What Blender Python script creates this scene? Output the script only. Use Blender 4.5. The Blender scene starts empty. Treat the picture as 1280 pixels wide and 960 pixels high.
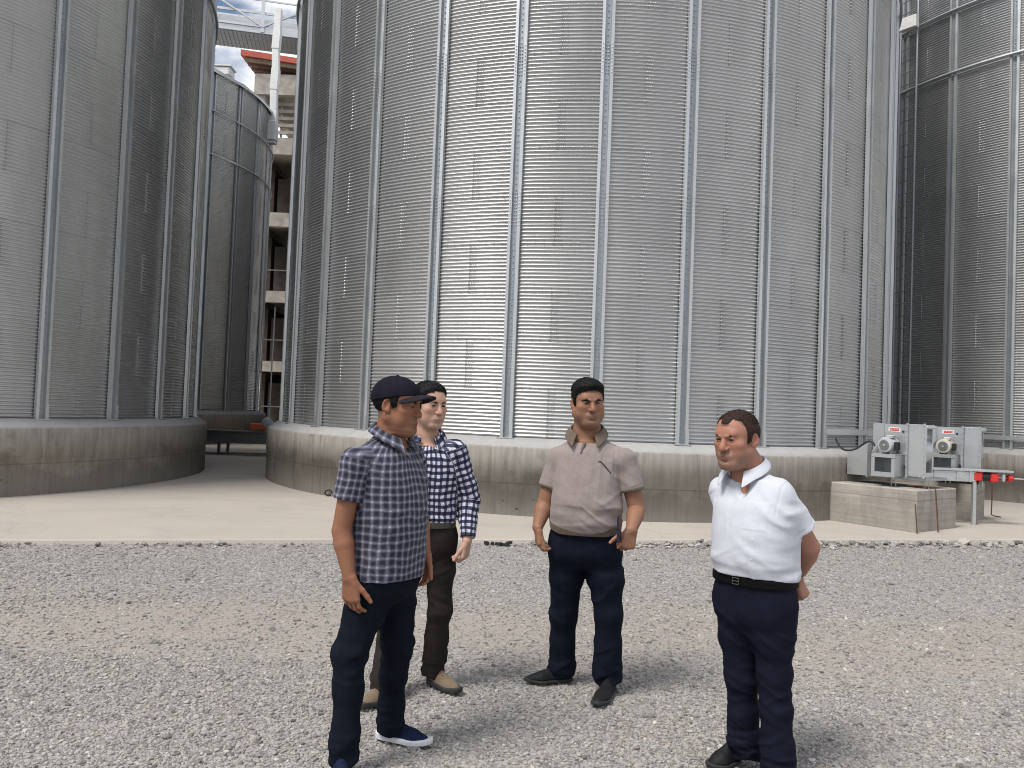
import bpy, math, random
import numpy as np
from mathutils import Vector, Matrix, Quaternion
R = math.radians
rnd = random.Random(7)
sc = bpy.context.scene
COL = sc.collection
# ------------------------------------------------------------------ camera model (photo pixel -> place)
F, PITCH, ROLL, H = 998.07, .0319, .0388, 1.56
def ray(u, v):
    a2 = (u-640)/F; b2 = (480-v)/F
    cr, sr = math.cos(ROLL), math.sin(ROLL)
    a = a2*cr-b2*sr; b = a2*sr+b2*cr
    c, s = math.cos(PITCH), math.sin(PITCH)
    return np.array([a, c-b*s, s+b*c])
def at(u, v, y):
    r = ray(u, v); return np.array([0, 0, H])+r*(y/r[1])
def onz(u, v, z=0.):
    r = ray(u, v); return np.array([0, 0, H])+r*((z-H)/r[2])
cam_d = bpy.data.cameras.new('camera'); cam = bpy.data.objects.new('camera', cam_d); COL.objects.link(cam)
cam_d.sensor_width = 36; cam_d.lens = F/1280*36; cam_d.clip_start = .05; cam_d.clip_end = 4000
cam.location = (0, 0, H)
fw = Vector((0, math.cos(PITCH), math.sin(PITCH))); up0 = Vector((0, -math.sin(PITCH), math.cos(PITCH))); rt0 = Vector((1, 0, 0))
rt = rt0*math.cos(ROLL)+up0*math.sin(ROLL); up = up0*math.cos(ROLL)-rt0*math.sin(ROLL)
cam.rotation_euler = Matrix((rt, up, -fw)).transposed().to_euler()
sc.camera = cam

# ------------------------------------------------------------------ object helpers
def tag(o, label=None, cat=None, group=None, kind=None):
    if label: o['label'] = label
    if cat: o['category'] = cat
    if group: o['group'] = group
    if kind: o['kind'] = kind
    return o
def empty(name, loc, rz=0., label=None, cat=None, group=None):
    o = bpy.data.objects.new(name, None); COL.objects.link(o)
    o.location = [float(x) for x in loc]; o.rotation_euler = (0, 0, rz); o.empty_display_size = .2
    return tag(o, label, cat, group)
def link(name, me, mat=None, parent=None, loc=None, rz=0.):
    o = bpy.data.objects.new(name, me); COL.objects.link(o)
    if mat is not None and len(me.materials) == 0: me.materials.append(mat)
    if parent is not None: o.parent = parent
    if loc is not None: o.location = [float(x) for x in loc]
    if rz: o.rotation_euler = (0, 0, rz)
    return o
def np_mesh(name, V, Fq, smooth=False):
    """V (n,3); Fq list of (m,k) int arrays (tris / quads)"""
    if not isinstance(Fq, (list, tuple)): Fq = [Fq]
    me = bpy.data.meshes.new(name)
    V = np.ascontiguousarray(V, dtype=np.float32)
    me.vertices.add(len(V)); me.vertices.foreach_set('co', V.ravel())
    loops = np.concatenate([f.ravel() for f in Fq]).astype(np.int32)
    tot = np.concatenate([np.full(len(f), f.shape[1], np.int32) for f in Fq])
    st = np.concatenate([[0], np.cumsum(tot)[:-1]]).astype(np.int32)
    me.loops.add(len(loops)); me.loops.foreach_set('vertex_index', loops)
    me.polygons.add(len(tot)); me.polygons.foreach_set('loop_start', st); me.polygons.foreach_set('loop_total', tot)
    if smooth: me.polygons.foreach_set('use_smooth', np.ones(len(tot), bool))
    me.update(calc_edges=True); me.validate()
    return me
def add_attr(me, name, typ, dom, data):
    a = me.attributes.new(name, typ, dom)
    key = {'FLOAT': 'value', 'FLOAT_VECTOR': 'vector', 'FLOAT_COLOR': 'color'}[typ]
    a.data.foreach_set(key, np.ascontiguousarray(data, dtype=np.float32).ravel())
def add_uv(me, uvv):
    uv = me.uv_layers.new(name='UVMap')
    li = np.empty(len(me.loops), np.int32); me.loops.foreach_get('vertex_index', li)
    uv.data.foreach_set('uv', np.ascontiguousarray(uvv[li], dtype=np.float32).ravel())
class MB:
    """collects boxes, bars, tubes, lathes into one mesh"""
    def __init__(s): s.v = []; s.f = []; s.n = 0
    def add(s, V, Fs):
        V = np.asarray(V, float)
        for f in Fs: s.f.append([i+s.n for i in f])
        s.v.append(V); s.n += len(V); return s
    def box(s, c, d, M=None, bev=0.):
        hx, hy, hz = d[0]/2, d[1]/2, d[2]/2
        if bev <= 0:
            P = np.array([[x, y, z] for x in (-hx, hx) for y in (-hy, hy) for z in (-hz, hz)])
            Fs = [(0, 1, 3, 2), (4, 6, 7, 5), (0, 4, 5, 1), (2, 3, 7, 6), (0, 2, 6, 4), (1, 5, 7, 3)]
        else:
            b = min(bev, hx*.9, hy*.9, hz*.9); P = []
            for sx in (-1, 1):
                for sy in (-1, 1):
                    for sz in (-1, 1):
                        P += [[sx*hx, sy*(hy-b), sz*(hz-b)], [sx*(hx-b), sy*hy, sz*(hz-b)], [sx*(hx-b), sy*(hy-b), sz*hz]]
            P = np.array(P)
            import itertools
            I = lambda sx, sy, sz, k: ((sx*4+sy*2+sz)*3+k)
            Fs = []
            for k, (a1, a2) in enumerate(((1, 2), (0, 2), (0, 1))):
                for sg in (0, 1):
                    q = []
                    for (u, w) in ((0, 0), (1, 0), (1, 1), (0, 1)):
                        ss = [0, 0, 0]; ss[k] = sg; ss[a1] = u; ss[a2] = w; q.append(I(*ss, k))
                    Fs.append(tuple(q))
            for k in range(3):
                a1, a2 = [x for x in range(3) if x != k]
                for u in (0, 1):
                    for w in (0, 1):
                        s0 = [0, 0, 0]; s1 = [0, 0, 0]; s0[k] = 0; s1[k] = 1; s0[a1] = s1[a1] = u; s0[a2] = s1[a2] = w
                        Fs.append((I(*s0, a1), I(*s1, a1), I(*s1, a2), I(*s0, a2)))
            for sx in (0, 1):
                for sy in (0, 1):
                    for sz in (0, 1): Fs.append((I(sx, sy, sz, 0), I(sx, sy, sz, 1), I(sx, sy, sz, 2)))
        if M is not None: P = P @ np.array(M).T
        return s.add(P+np.asarray(c, float), Fs)
    def bar(s, a, b, w, h, upv=(0, 0, 1), bev=0.):
        a = np.asarray(a, float); b = np.asarray(b, float); d = b-a; L = np.linalg.norm(d); d = d/L
        x = np.cross(d, upv); 
        if np.linalg.norm(x) < 1e-5: x = np.cross(d, (0, 1, 0))
        x /= np.linalg.norm(x); z = np.cross(x, d)
        return s.box((a+b)/2, (w, L, h), np.stack([x, d, z], 1), bev)
    def tube(s, pts, r, n=10, caps=True):
        pts = np.asarray(pts, float); rr = np.full(len(pts), r) if np.isscalar(r) else np.asarray(r, float)
        T = np.gradient(pts, axis=0); T /= np.linalg.norm(T, axis=1)[:, None]+1e-12
        ref = np.array([0, 0, 1.]) if abs(T[0][2]) < .9 else np.array([1., 0, 0])
        x = np.cross(T[0], ref); x /= np.linalg.norm(x); V = []
        for i in range(len(pts)):
            x = x-T[i]*np.dot(x, T[i]); x /= np.linalg.norm(x)+1e-12; y = np.cross(T[i], x)
            for k in range(n):
                t = 2*math.pi*k/n; V.append(pts[i]+rr[i]*(x*math.cos(t)+y*math.sin(t)))
        Fs = []
        for i in range(len(pts)-1):
            for k in range(n): Fs.append((i*n+k, i*n+(k+1) % n, (i+1)*n+(k+1) % n, (i+1)*n+k))
        if caps: Fs += [tuple(range(n))[::-1], tuple(range((len(pts)-1)*n, len(pts)*n))]
        return s.add(V, Fs)
    def lathe(s, prof, c, axis=(0, 0, 1), n=32, cap=True):
        axis = np.asarray(axis, float); axis /= np.linalg.norm(axis)
        x = np.cross(axis, (0, 0, 1) if abs(axis[2]) < .9 else (1, 0, 0)); x /= np.linalg.norm(x); y = np.cross(axis, x)
        V = []
        for (r, h) in prof:
            for k in range(n):
                t = 2*math.pi*k/n; V.append(np.asarray(c)+axis*h+r*(x*math.cos(t)+y*math.sin(t)))
        Fs = [(i*n+k, i*n+(k+1) % n, (i+1)*n+(k+1) % n, (i+1)*n+k) for i in range(len(prof)-1) for k in range(n)]
        if cap: Fs += [tuple(range(n))[::-1], tuple(range((len(prof)-1)*n, len(prof)*n))]
        return s.add(V, Fs)
    def prism(s, poly, vec, origin=(0, 0, 0), ax=((1, 0, 0), (0, 0, 1))):
        """extrude a 2D polygon spanned by the two axes along vec"""
        P = np.asarray(origin)+np.array([p[0]*np.asarray(ax[0], float)+p[1]*np.asarray(ax[1], float) for p in poly]); n = len(P)
        V = np.concatenate([P, P+np.asarray(vec, float)])
        return s.add(V, [tuple(range(n))[::-1], tuple(range(n, 2*n))]+[(k, (k+1) % n, n+(k+1) % n, n+k) for k in range(n)])
    def build(s, name, mat, parent=None, loc=None, rz=0., smooth=None):
        me = bpy.data.meshes.new(name); me.from_pydata(np.concatenate(s.v).tolist(), [], s.f)
        import bmesh
        bm = bmesh.new(); bm.from_mesh(me); bmesh.ops.recalc_face_normals(bm, faces=bm.faces)
        if smooth is not None:
            for f in bm.faces: f.smooth = True
            for e in bm.edges:
                if len(e.link_faces) == 2 and e.calc_face_angle(0) > R(smooth): e.smooth = False
        bm.to_mesh(me); bm.free()
        return link(name, me, mat, parent, loc, rz)

# ------------------------------------------------------------------ node helpers
class NT:
    def __init__(s, name):
        s.m = bpy.data.materials.new(name); s.m.use_nodes = True; s.t = s.m.node_tree; s.t.nodes.clear()
        s.out = s.n('ShaderNodeOutputMaterial'); s.b = s.n('ShaderNodeBsdfPrincipled'); s.l(s.b.outputs[0], s.out.inputs[0])
    def n(s, typ, **kw):
        x = s.t.nodes.new(typ)
        for k, v in kw.items(): setattr(x, k, v)
        return x
    def l(s, a, b): s.t.links.new(a, b)
    def val(s, sock, v):
        if hasattr(v, 'is_output') or isinstance(v, bpy.types.NodeSocket): s.l(v, sock)
        else: sock.default_value = v
    def math(s, op, a, b=None, c=None, clamp=False):
        x = s.n('ShaderNodeMath', operation=op, use_clamp=clamp); s.val(x.inputs[0], a)
        if b is not None: s.val(x.inputs[1], b)
        if c is not None: s.val(x.inputs[2], c)
        return x.outputs[0]
    def vmath(s, op, a, b):
        x = s.n('ShaderNodeVectorMath', operation=op); s.val(x.inputs[0], a); s.val(x.inputs[1], b); return x.outputs[0]
    def sstep(s, x, lo, hi):
        m = s.n('ShaderNodeMapRange', interpolation_type='SMOOTHSTEP'); s.val(m.inputs[0], x); m.inputs[1].default_value = lo; m.inputs[2].default_value = hi; return m.outputs[0]
    def mr(s, x, a, b, c, d):
        m = s.n('ShaderNodeMapRange'); s.val(m.inputs[0], x)
        for i, v in enumerate((a, b, c, d)): m.inputs[i+1].default_value = v
        return m.outputs[0]
    def mix(s, f, a, b, blend='MIX'):
        x = s.n('ShaderNodeMix', data_type='RGBA', blend_type=blend); s.val(x.inputs[0], f)
        for k, v in ((6, a), (7, b)):
            if isinstance(v, tuple): v = tuple(v)+(1,) if len(v) == 3 else v
            s.val(x.inputs[k], v)
        return x.outputs[2]
    def noise(s, vec, scale, detail=3, rough=.55, out=0, dist=0.):
        x = s.n('ShaderNodeTexNoise'); s.val(x.inputs['Vector'], vec); x.inputs['Scale'].default_value = scale
        x.inputs['Detail'].default_value = detail; x.inputs['Roughness'].default_value = rough; x.inputs['Distortion'].default_value = dist
        return x.outputs[out]
    def voro(s, vec, scale, feature='F1', out='Distance', rand=1.):
        x = s.n('ShaderNodeTexVoronoi', feature=feature); s.val(x.inputs['Vector'], vec); x.inputs['Scale'].default_value = scale
        x.inputs['Randomness'].default_value = rand
        return x.outputs[out]
    def ramp(s, f, stops):
        x = s.n('ShaderNodeValToRGB'); s.val(x.inputs[0], f); e = x.color_ramp.elements
        while len(e) < len(stops): e.new(.5)
        for i, (p, c) in enumerate(stops): e[i].position = p; e[i].color = tuple(c)+(1,) if len(c) == 3 else c
        return x.outputs[0]
    def obj(s): return s.n('ShaderNodeTexCoord').outputs['Object']
    def uv(s): return s.n('ShaderNodeTexCoord').outputs['UV']
    def geo(s): return s.n('ShaderNodeNewGeometry').outputs['Position']
    def attr(s, name, out='Fac'): return s.n('ShaderNodeAttribute', attribute_name=name).outputs[out]
    def scale(s, vec, xyz):
        x = s.n('ShaderNodeMapping'); s.val(x.inputs[0], vec); x.inputs['Scale'].default_value = xyz; return x.outputs[0]
    def set(s, **kw):
        for k, v in kw.items():
            k = {'color': 'Base Color', 'rough': 'Roughness', 'metal': 'Metallic', 'spec': 'Specular IOR Level', 'sheen': 'Sheen Weight', 'sss': 'Subsurface Weight'}.get(k, k)
            if isinstance(v, tuple) and len(v) == 3: v = v+(1,)
            s.val(s.b.inputs[k], v)
        return s
    def bump(s, h, strength=.3, dist=.01):
        x = s.n('ShaderNodeBump'); s.val(x.inputs['Height'], h); x.inputs['Strength'].default_value = strength; x.inputs['Distance'].default_value = dist
        s.l(x.outputs[0], s.b.inputs['Normal']); return s
def plain(name, color, rough=.6, metal=0., var=.12, scale=14., bump=0.):
    t = NT(name); n = t.noise(t.obj(), scale, 4)
    k = t.mr(n, .3, .7, 1-var, 1+var)
    t.set(color=t.mix(1., tuple(color), t.mr(n, .3, .7, 1-var, 1+var), 'MULTIPLY'), rough=rough, metal=metal)
    if bump: t.bump(n, bump, .004)
    return t.m
# ================================================================== LIGHT AND SKY
SUN_AZ = math.atan2(-.67, -.74)          # towards the sun: left and behind the camera
SUN_EL = R(58)
wd = bpy.data.worlds.new('World'); sc.world = wd; wd.use_nodes = True
wt = wd.node_tree; wt.nodes.clear()
wo = wt.nodes.new('ShaderNodeOutputWorld'); bg = wt.nodes.new('ShaderNodeBackground')
sky = wt.nodes.new('ShaderNodeTexSky'); sky.sky_type = 'NISHITA'; sky.sun_disc = False
sky.sun_elevation = SUN_EL; sky.sun_rotation = math.atan2(math.cos(SUN_AZ), math.sin(SUN_AZ))
sky.air_density = 1.; sky.dust_density = 1.5; sky.ozone_density = 1.
tc = wt.nodes.new('ShaderNodeTexCoord'); mp = wt.nodes.new('ShaderNodeMapping'); mp.inputs['Scale'].default_value = (1, 1, 2.2)
wt.links.new(tc.outputs['Generated'], mp.inputs[0])
nz = wt.nodes.new('ShaderNodeTexNoise'); nz.inputs['Scale'].default_value = 3.4; nz.inputs['Detail'].default_value = 7; nz.inputs['Roughness'].default_value = .55
wt.links.new(mp.outputs[0], nz.inputs['Vector'])
rp = wt.nodes.new('ShaderNodeMapRange'); rp.interpolation_type = 'SMOOTHSTEP'
rp.inputs[1].default_value = .41; rp.inputs[2].default_value = .60; wt.links.new(nz.outputs[0], rp.inputs[0])
mx = wt.nodes.new('ShaderNodeMix'); mx.data_type = 'RGBA'; wt.links.new(rp.outputs[0], mx.inputs[0])
wt.links.new(sky.outputs[0], mx.inputs[6]); mx.inputs[7].default_value = (12.5, 12.4, 12.4, 1)
wt.links.new(mx.outputs[2], bg.inputs[0]); bg.inputs[1].default_value = .085
wt.links.new(bg.outputs[0], wo.inputs[0])
sd = bpy.data.lights.new('sun', 'SUN'); sd.energy = 2.4; sd.angle = R(20); sd.color = (1, .955, .89)
so = bpy.data.objects.new('sun', sd); COL.objects.link(so); so.location = (-20, -20, 40)
so.rotation_euler = Vector((-math.cos(SUN_EL)*math.cos(SUN_AZ), -math.cos(SUN_EL)*math.sin(SUN_AZ), -math.sin(SUN_EL))).to_track_quat('-Z', 'Y').to_euler()
sc.view_settings.view_transform = 'Standard'; sc.view_settings.look = 'None'
sc.view_settings.exposure = .47; sc.view_settings.gamma = 1
sc.cycles.pixel_filter_type = 'BLACKMAN_HARRIS'; sc.cycles.filter_width = 1.0; sc.cycles.max_bounces = 6; sc.cycles.diffuse_bounces = 3; sc.cycles.glossy_bounces = 3; sc.cycles.transmission_bounces = 2
sc.cycles.sample_clamp_indirect = 6; sc.cycles.caustics_reflective = False; sc.cycles.use_denoising = True

# ================================================================== MATERIALS
def m_wall():
    t = NT('corrugated_steel'); p = t.attr('panel'); o = t.obj()
    n = t.noise(t.scale(o, (1, 1, .25)), 1.6, 4); n2 = t.noise(o, 60, 2)
    k = t.math('ADD', t.mr(p, 0, 1, .965, 1.02), t.mr(n, .3, .7, -.07, .07))
    c = t.mix(1., t.mix(n2, (.45, .456, .457), (.52, .524, .52)), k, 'MULTIPLY')
    seam = t.attr('seam'); c = t.mix(t.math('MULTIPLY', seam, .5), c, (.12, .12, .12))
    r = t.math('ADD', t.mr(p, 0, 1, .325, .36), t.mr(n2, .3, .7, -.05, .05))
    t.set(color=c, rough=r, metal=.80); return t.m
def m_galv(name='galvanised_steel', a=(.42, .45, .475), b=(.53, .555, .575), rough=.42, metal=.85, sc_=3.):
    t = NT(name); o = t.obj(); v = t.voro(o, 90, out='Color'); n = t.noise(o, sc_, 5)
    sep = t.n('ShaderNodeSeparateColor'); t.l(v, sep.inputs[0])
    c = t.mix(n, a, b); c = t.mix(.5, c, t.mix(sep.outputs[0], a, b))
    t.set(color=c, rough=t.mr(n, .3, .7, rough-.06, rough+.1), metal=metal); return t.m
def m_concrete(name, base, dark, board='v', stain=.6, seed=0.):
    """board marked concrete, u along the wall, v = height"""
    t = NT(name); uv = t.vmath('ADD', t.uv(), (seed, 0, 0)); sep = t.n('ShaderNodeSeparateXYZ'); t.l(uv, sep.inputs[0])
    u, v = sep.outputs[0], sep.outputs[1]
    s_ = (17, .9, 1) if board == 'v' else (1.2, 17, 1)
    n1 = t.noise(t.scale(uv, s_), 1, 3); n2 = t.noise(uv, 2.2, 6, .6); n3 = t.noise(uv, 26, 4, .6)
    streak = t.noise(t.scale(uv, (4, .8, 1)), 1.1, 7, .72, dist=.9)
    w = t.mix(t.sstep(n1, .36, .64), tuple(x*.90 for x in base), tuple(min(1, x*1.08) for x in base))
    w = t.mix(t.mr(n2, .3, .7, 0, .45), w, dark)
    w = t.mix(t.math('MULTIPLY', t.sstep(streak, .47, .70), stain*.8), w, tuple(x*.55 for x in dark))
    low = t.math('MULTIPLY', t.sstep(t.math('ADD', v, t.mr(t.noise(uv, 1.0, 6, .66), .2, .8, -.55, .55)), .60, .42), stain)
    w = t.mix(t.math('MULTIPLY', low, .75), w, tuple(x*.8 for x in dark))
    w = t.mix(t.math('MULTIPLY', t.math('MULTIPLY', t.sstep(t.voro(t.scale(uv, (1.6, 2.6, 1)), 1.6), .075, .045), .8), t.sstep(n2, .52, .6)), w, (.05, .042, .035))
    w = t.mix(t.math('MULTIPLY', t.sstep(n3, .62, .75), .3), w, tuple(x*.5 for x in dark))
    # pour joint
    j = t.math('ABSOLUTE', t.math('SUBTRACT', t.math('ADD', v, t.mr(n2, 0, 1, -.02, .02)), .47))
    w = t.mix(t.math('MULTIPLY', t.sstep(j, .014, .004), .35), w, tuple(x*.45 for x in dark))
    t.set(color=w, rough=.92, spec=.25)
    t.bump(t.math('ADD', t.math('MULTIPLY', n1, .8), t.math('MULTIPLY', n3, .5)), .55, .012); return t.m
def m_ground():
    t = NT('gravel_ground'); g = t.geo(); sep = t.n('ShaderNodeSeparateXYZ'); t.l(g, sep.inputs[0])
    n = t.noise(g, .55, 5, .6); nf = t.noise(g, 9, 5, .65); yy = t.math('ADD', sep.outputs[1], t.mr(n, 0, 1, -1.3, 1.3))
    band = t.math('MULTIPLY', t.sstep(yy, 4.7, 5.5), t.sstep(yy, 7.0, 6.2))
    dirt = t.math('MAXIMUM', t.math('MULTIPLY', band, .8), t.sstep(n, .60, .72))
    v = t.voro(g, 70, out='Color'); s2 = t.n('ShaderNodeSeparateColor'); t.l(v, s2.inputs[0])
    grey = t.mix(s2.outputs[0], (.16, .156, .152), (.43, .415, .40))
    tan = t.mix(nf, (.28, .245, .21), (.395, .35, .305))
    c = t.mix(t.math('MULTIPLY', dirt, t.mr(nf, .3, .7, .55, 1.)), grey, tan)
    far = t.sstep(sep.outputs[1], 30, 120); c = t.mix(far, c, (.33, .30, .25))
    t.set(color=c, rough=.95, spec=.2)
    t.bump(t.math('ADD', t.voro(g, 70), t.math('MULTIPLY', nf, .8)), .5, .012); return t.m
def m_apron():
    t = NT('dusty_concrete'); g = t.geo(); n = t.noise(g, .5, 6, .62); n2 = t.noise(t.scale(g, (1, 1.6, 1)), .9, 6, .68, dist=.5); n3 = t.noise(g, 40, 4, .6)
    c = t.mix(n, (.370, .337, .297), (.495, .450, .398)); c = t.mix(t.math('MULTIPLY', t.sstep(n2, .47, .70), .42), c, (.33, .31, .285))
    c = t.mix(t.math('MULTIPLY', t.sstep(n3, .58, .72), .35), c, (.27, .245, .22))
    wv = t.n('ShaderNodeVectorMath', operation='ADD'); t.l(g, wv.inputs[0]); t.l(t.noise(g, 1.5, 4, .6, 1), wv.inputs[1])
    cr = t.voro(wv.outputs[0], .34, 'DISTANCE_TO_EDGE'); c = t.mix(t.math('MULTIPLY', t.sstep(cr, .006, .002), .18), c, (.16, .145, .13))
    t.set(color=c, rough=.93, spec=.2); t.bump(t.math('ADD', n3, n2), .25, .01); return t.m
def m_mortar():
    t = NT('mortar'); o = t.obj(); n = t.noise(o, 6, 6, .65); n2 = t.noise(o, .9, 3)
    t.set(color=t.mix(n2, t.mix(n, (.28, .28, .28), (.43, .43, .43)), t.mix(n, (.33, .32, .31), (.46, .45, .44))), rough=.9, spec=.25); t.bump(n, .6, .02); return t.m
def m_stone():
    t = NT('stone'); oi = t.n('ShaderNodeObjectInfo'); r = oi.outputs['Random']
    o = t.geo(); n = t.noise(o, 120, 3)
    r2 = t.math('FRACT', t.math('MULTIPLY', r, 37.7))
    c = t.ramp(r, [(0, (.09, .09, .09)), (.22, (.19, .187, .183)), (.5, (.305, .295, .285)), (.8, (.40, .385, .365)), (.93, (.37, .315, .265)), (1, (.60, .58, .56))])
    c = t.mix(1., c, t.mr(n, .3, .7, .82, 1.14), 'MULTIPLY'); c = t.mix(t.mr(r2, 0, 1, .12, .5), c, (.355, .33, .30))
    t.set(color=c, rough=.9, spec=.25); return t.m
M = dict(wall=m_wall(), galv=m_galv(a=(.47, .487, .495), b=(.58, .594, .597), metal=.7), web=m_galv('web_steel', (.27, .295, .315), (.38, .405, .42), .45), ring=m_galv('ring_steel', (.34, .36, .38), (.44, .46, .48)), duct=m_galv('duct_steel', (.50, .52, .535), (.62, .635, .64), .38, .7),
         rim_conc=m_concrete('plinth_concrete', (.355, .332, .298), (.175, .160, .140)), ped_conc=m_concrete('pedestal_concrete', (.42, .39, .345), (.26, .24, .21), 'h', .45, 3.3),
         ground=m_ground(), apron=m_apron(), mortar=m_mortar(), stone=m_stone(),
         white=plain('white_paint', (.78, .78, .77), .55), red=plain('red_paint', (.62, .03, .028), .45), black=plain('black_rubber', (.018, .018, .02), .6),
         dark=plain('dark_steel', (.16, .165, .165), .55, .4), rust=plain('rusty_rebar', (.11, .055, .035), .85), orange=plain('orange_paint', (.55, .13, .04), .5),
         motor=plain('motor_grey', (.42, .44, .46), .5), cream=plain('cream_motor', (.52, .50, .43), .5), steel=plain('bright_steel', (.62, .62, .62), .35, .8),
         bconc=plain('raw_concrete', (.36, .33, .29), .95, 0, .25, 2.2, .3), brick=plain('dark_brick', (.055, .043, .036), .95, 0, .3, 3.), rroof=plain('red_roof_sheet', (.40, .075, .045), .5, 0, .2, 1.5),
         wood=plain('timber', (.23, .17, .12), .9, 0, .3, 4.))

# ================================================================== GROUND
E1 = np.array([.9740, .2265]); E2 = np.array([-.2265, .9740]); EDGE0 = np.array([-.12, 9.62])
def edge_y(x):   # gravel / apron border
    return EDGE0[1]+(x-EDGE0[0])*E1[1]/E1[0]
GZ = -.05
me = np_mesh('ground', np.array([[-1500, -1500, GZ], [1500, -1500, GZ], [1500, 1500, GZ], [-1500, 1500, GZ]]), np.array([[0, 1, 2, 3]]))
tag(link('ground', me, M['ground']), kind='structure')
mb = MB(); nn = 120
xs = np.linspace(-45, 45, nn); rs = np.random.RandomState(3)
wob = np.convolve(rs.randn(nn+8), np.ones(5)/5, 'same')[4:-4]*.06
front = np.array([EDGE0+E1*x+E2*w for x, w in zip(xs, wob)]); back = np.array([EDGE0+E1*x+E2*55 for x in xs])
V = []; Fs = []
for i in range(nn):
    f, b = front[i], back[i]
    V += [[f[0]+E2[0]*-.03, f[1]-.03, GZ-.05], [f[0], f[1], -.012], [f[0]+E2[0]*.03, f[1]+E2[1]*.03, 0], [b[0], b[1], 0]]
for i in range(nn-1):
    for k in range(3): Fs.append((i*4+k, (i+1)*4+k, (i+1)*4+k+1, i*4+k+1))
mb.add(V, Fs); tag(mb.build('concrete_apron', M['apron']), kind='structure')

# loose stones: one object, stones instanced on a point cloud
def gravel(name, P, rot, scl, seed, flat=.68):
    me = bpy.data.meshes.new(name); me.vertices.add(len(P)); me.vertices.foreach_set('co', P.astype(np.float32).ravel())
    add_attr(me, 'rot', 'FLOAT_VECTOR', 'POINT', rot); add_attr(me, 'scl', 'FLOAT_VECTOR', 'POINT', scl)
    o = link(name, me); tag(o, kind='stuff')
    g = bpy.data.node_groups.new(name+'_nodes', 'GeometryNodeTree')
    g.interface.new_socket('Geometry', in_out='INPUT', socket_type='NodeSocketGeometry'); g.interface.new_socket('Geometry', in_out='OUTPUT', socket_type='NodeSocketGeometry')
    N = g.nodes; L = g.links; gi = N.new('NodeGroupInput'); go = N.new('NodeGroupOutput'); jo = N.new('GeometryNodeGeometryToInstance')
    for k in range(6):
        ic = N.new('GeometryNodeMeshIcoSphere'); ic.inputs['Radius'].default_value = 1; ic.inputs['Subdivisions'].default_value = 2
        sp = N.new('GeometryNodeSetPosition'); pos = N.new('GeometryNodeInputPosition'); nt = N.new('ShaderNodeTexNoise'); nt.inputs['Scale'].default_value = .95; nt.inputs['Detail'].default_value = 2
        ad = N.new('ShaderNodeVectorMath'); ad.operation = 'ADD'; ad.inputs[1].default_value = (k*7.3+seed, k*3.1, 1.7*k); L.new(pos.outputs[0], ad.inputs[0]); L.new(ad.outputs[0], nt.inputs['Vector'])
        sb = N.new('ShaderNodeVectorMath'); sb.operation = 'SUBTRACT'; sb.inputs[1].default_value = (.5, .5, .5); L.new(nt.outputs['Color'], sb.inputs[0])
        sc_ = N.new('ShaderNodeVectorMath'); sc_.operation = 'SCALE'; sc_.inputs['Scale'].default_value = 1.9; L.new(sb.outputs[0], sc_.inputs[0])
        L.new(ic.outputs['Mesh'], sp.inputs['Geometry']); L.new(sc_.outputs[0], sp.inputs['Offset'])
        sm = N.new('GeometryNodeSetMaterial'); sm.inputs['Material'].default_value = M['stone']; L.new(sp.outputs[0], sm.inputs['Geometry']); L.new(sm.outputs[0], jo.inputs[0])
    ip = N.new('GeometryNodeInstanceOnPoints'); ip.inputs['Pick Instance'].default_value = True
    L.new(gi.outputs[0], ip.inputs['Points']); L.new(jo.outputs[0], ip.inputs['Instance'])
    for nm, so_ in (('rot', 'Rotation'), ('scl', 'Scale')):
        na = N.new('GeometryNodeInputNamedAttribute'); na.data_type = 'FLOAT_VECTOR'; na.inputs['Name'].default_value = nm; L.new(na.outputs[0], ip.inputs[so_])
    L.new(ip.outputs[0], go.inputs[0])
    md = o.modifiers.new('stones', 'NODES'); md.node_group = g
    return o
rs = np.random.RandomState(11)
def vnoise(x, y, seed):
    q = np.random.RandomState(seed); s = 0
    for k in range(7):
        a = q.rand()*6.28; fq = q.uniform(.5, 2.6); s = s+np.sin((x*math.cos(a)*.6+y*math.sin(a))*fq+q.rand()*6.28+.8*np.sin(x*fq*.7+q.rand()*6))/math.sqrt(fq)
    return s/3.2
def scatter(n, y0, y1, rmed, sig, seed):
    q = np.random.RandomState(seed); y = y0+(y1-y0)*q.rand(n)**.9; x = (q.rand(n)*2-1)*(y*.74+.9)
    ok = y < edge_y(x)-.02
    band = np.clip((y+vnoise(x, y, 5)*.7-4.9)/.7, 0, 1)*np.clip((6.4+vnoise(x, y, 9)*.7-y)/.7, 0, 1)*np.clip(.75+.5*vnoise(x*1.6, y*2.5, 33), .25, 1)
    keep = 1-.55*band-.45*np.clip(vnoise(x, y, 21)-.3, 0, 1)
    ok &= q.rand(n) < keep
    x, y = x[ok], y[ok]; n = len(x)
    r = rmed*np.exp(q.randn(n)*sig)
    return x, y, r
xs_, ys_, rr_ = [], [], []
for a in ((150000, 1.9, 5.0, .0053, .38, 1), (160000, 5.0, 11.6, .0062, .36, 2), (1500, 2.2, 9.5, .0125, .25, 3), (60, 2.4, 9.0, .023, .22, 4)):
    x, y, r = scatter(*a); xs_.append(x); ys_.append(y); rr_.append(r)
x = np.concatenate(xs_); y = np.concatenate(ys_); r = np.concatenate(rr_); n = len(x)
q = np.random.RandomState(5)
sc3 = np.stack([r*q.uniform(.8, 1.35, n), r*q.uniform(.8, 1.2, n), r*q.uniform(.5, .8, n)], 1)
P = np.stack([x, y, GZ+sc3[:, 2]*q.uniform(-.1, .6, n)], 1); rot = np.stack([q.uniform(-.4, .4, n), q.uniform(-.4, .4, n), q.rand(n)*6.28], 1)
gravel('gravel', P, rot, sc3, 0.)
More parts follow.
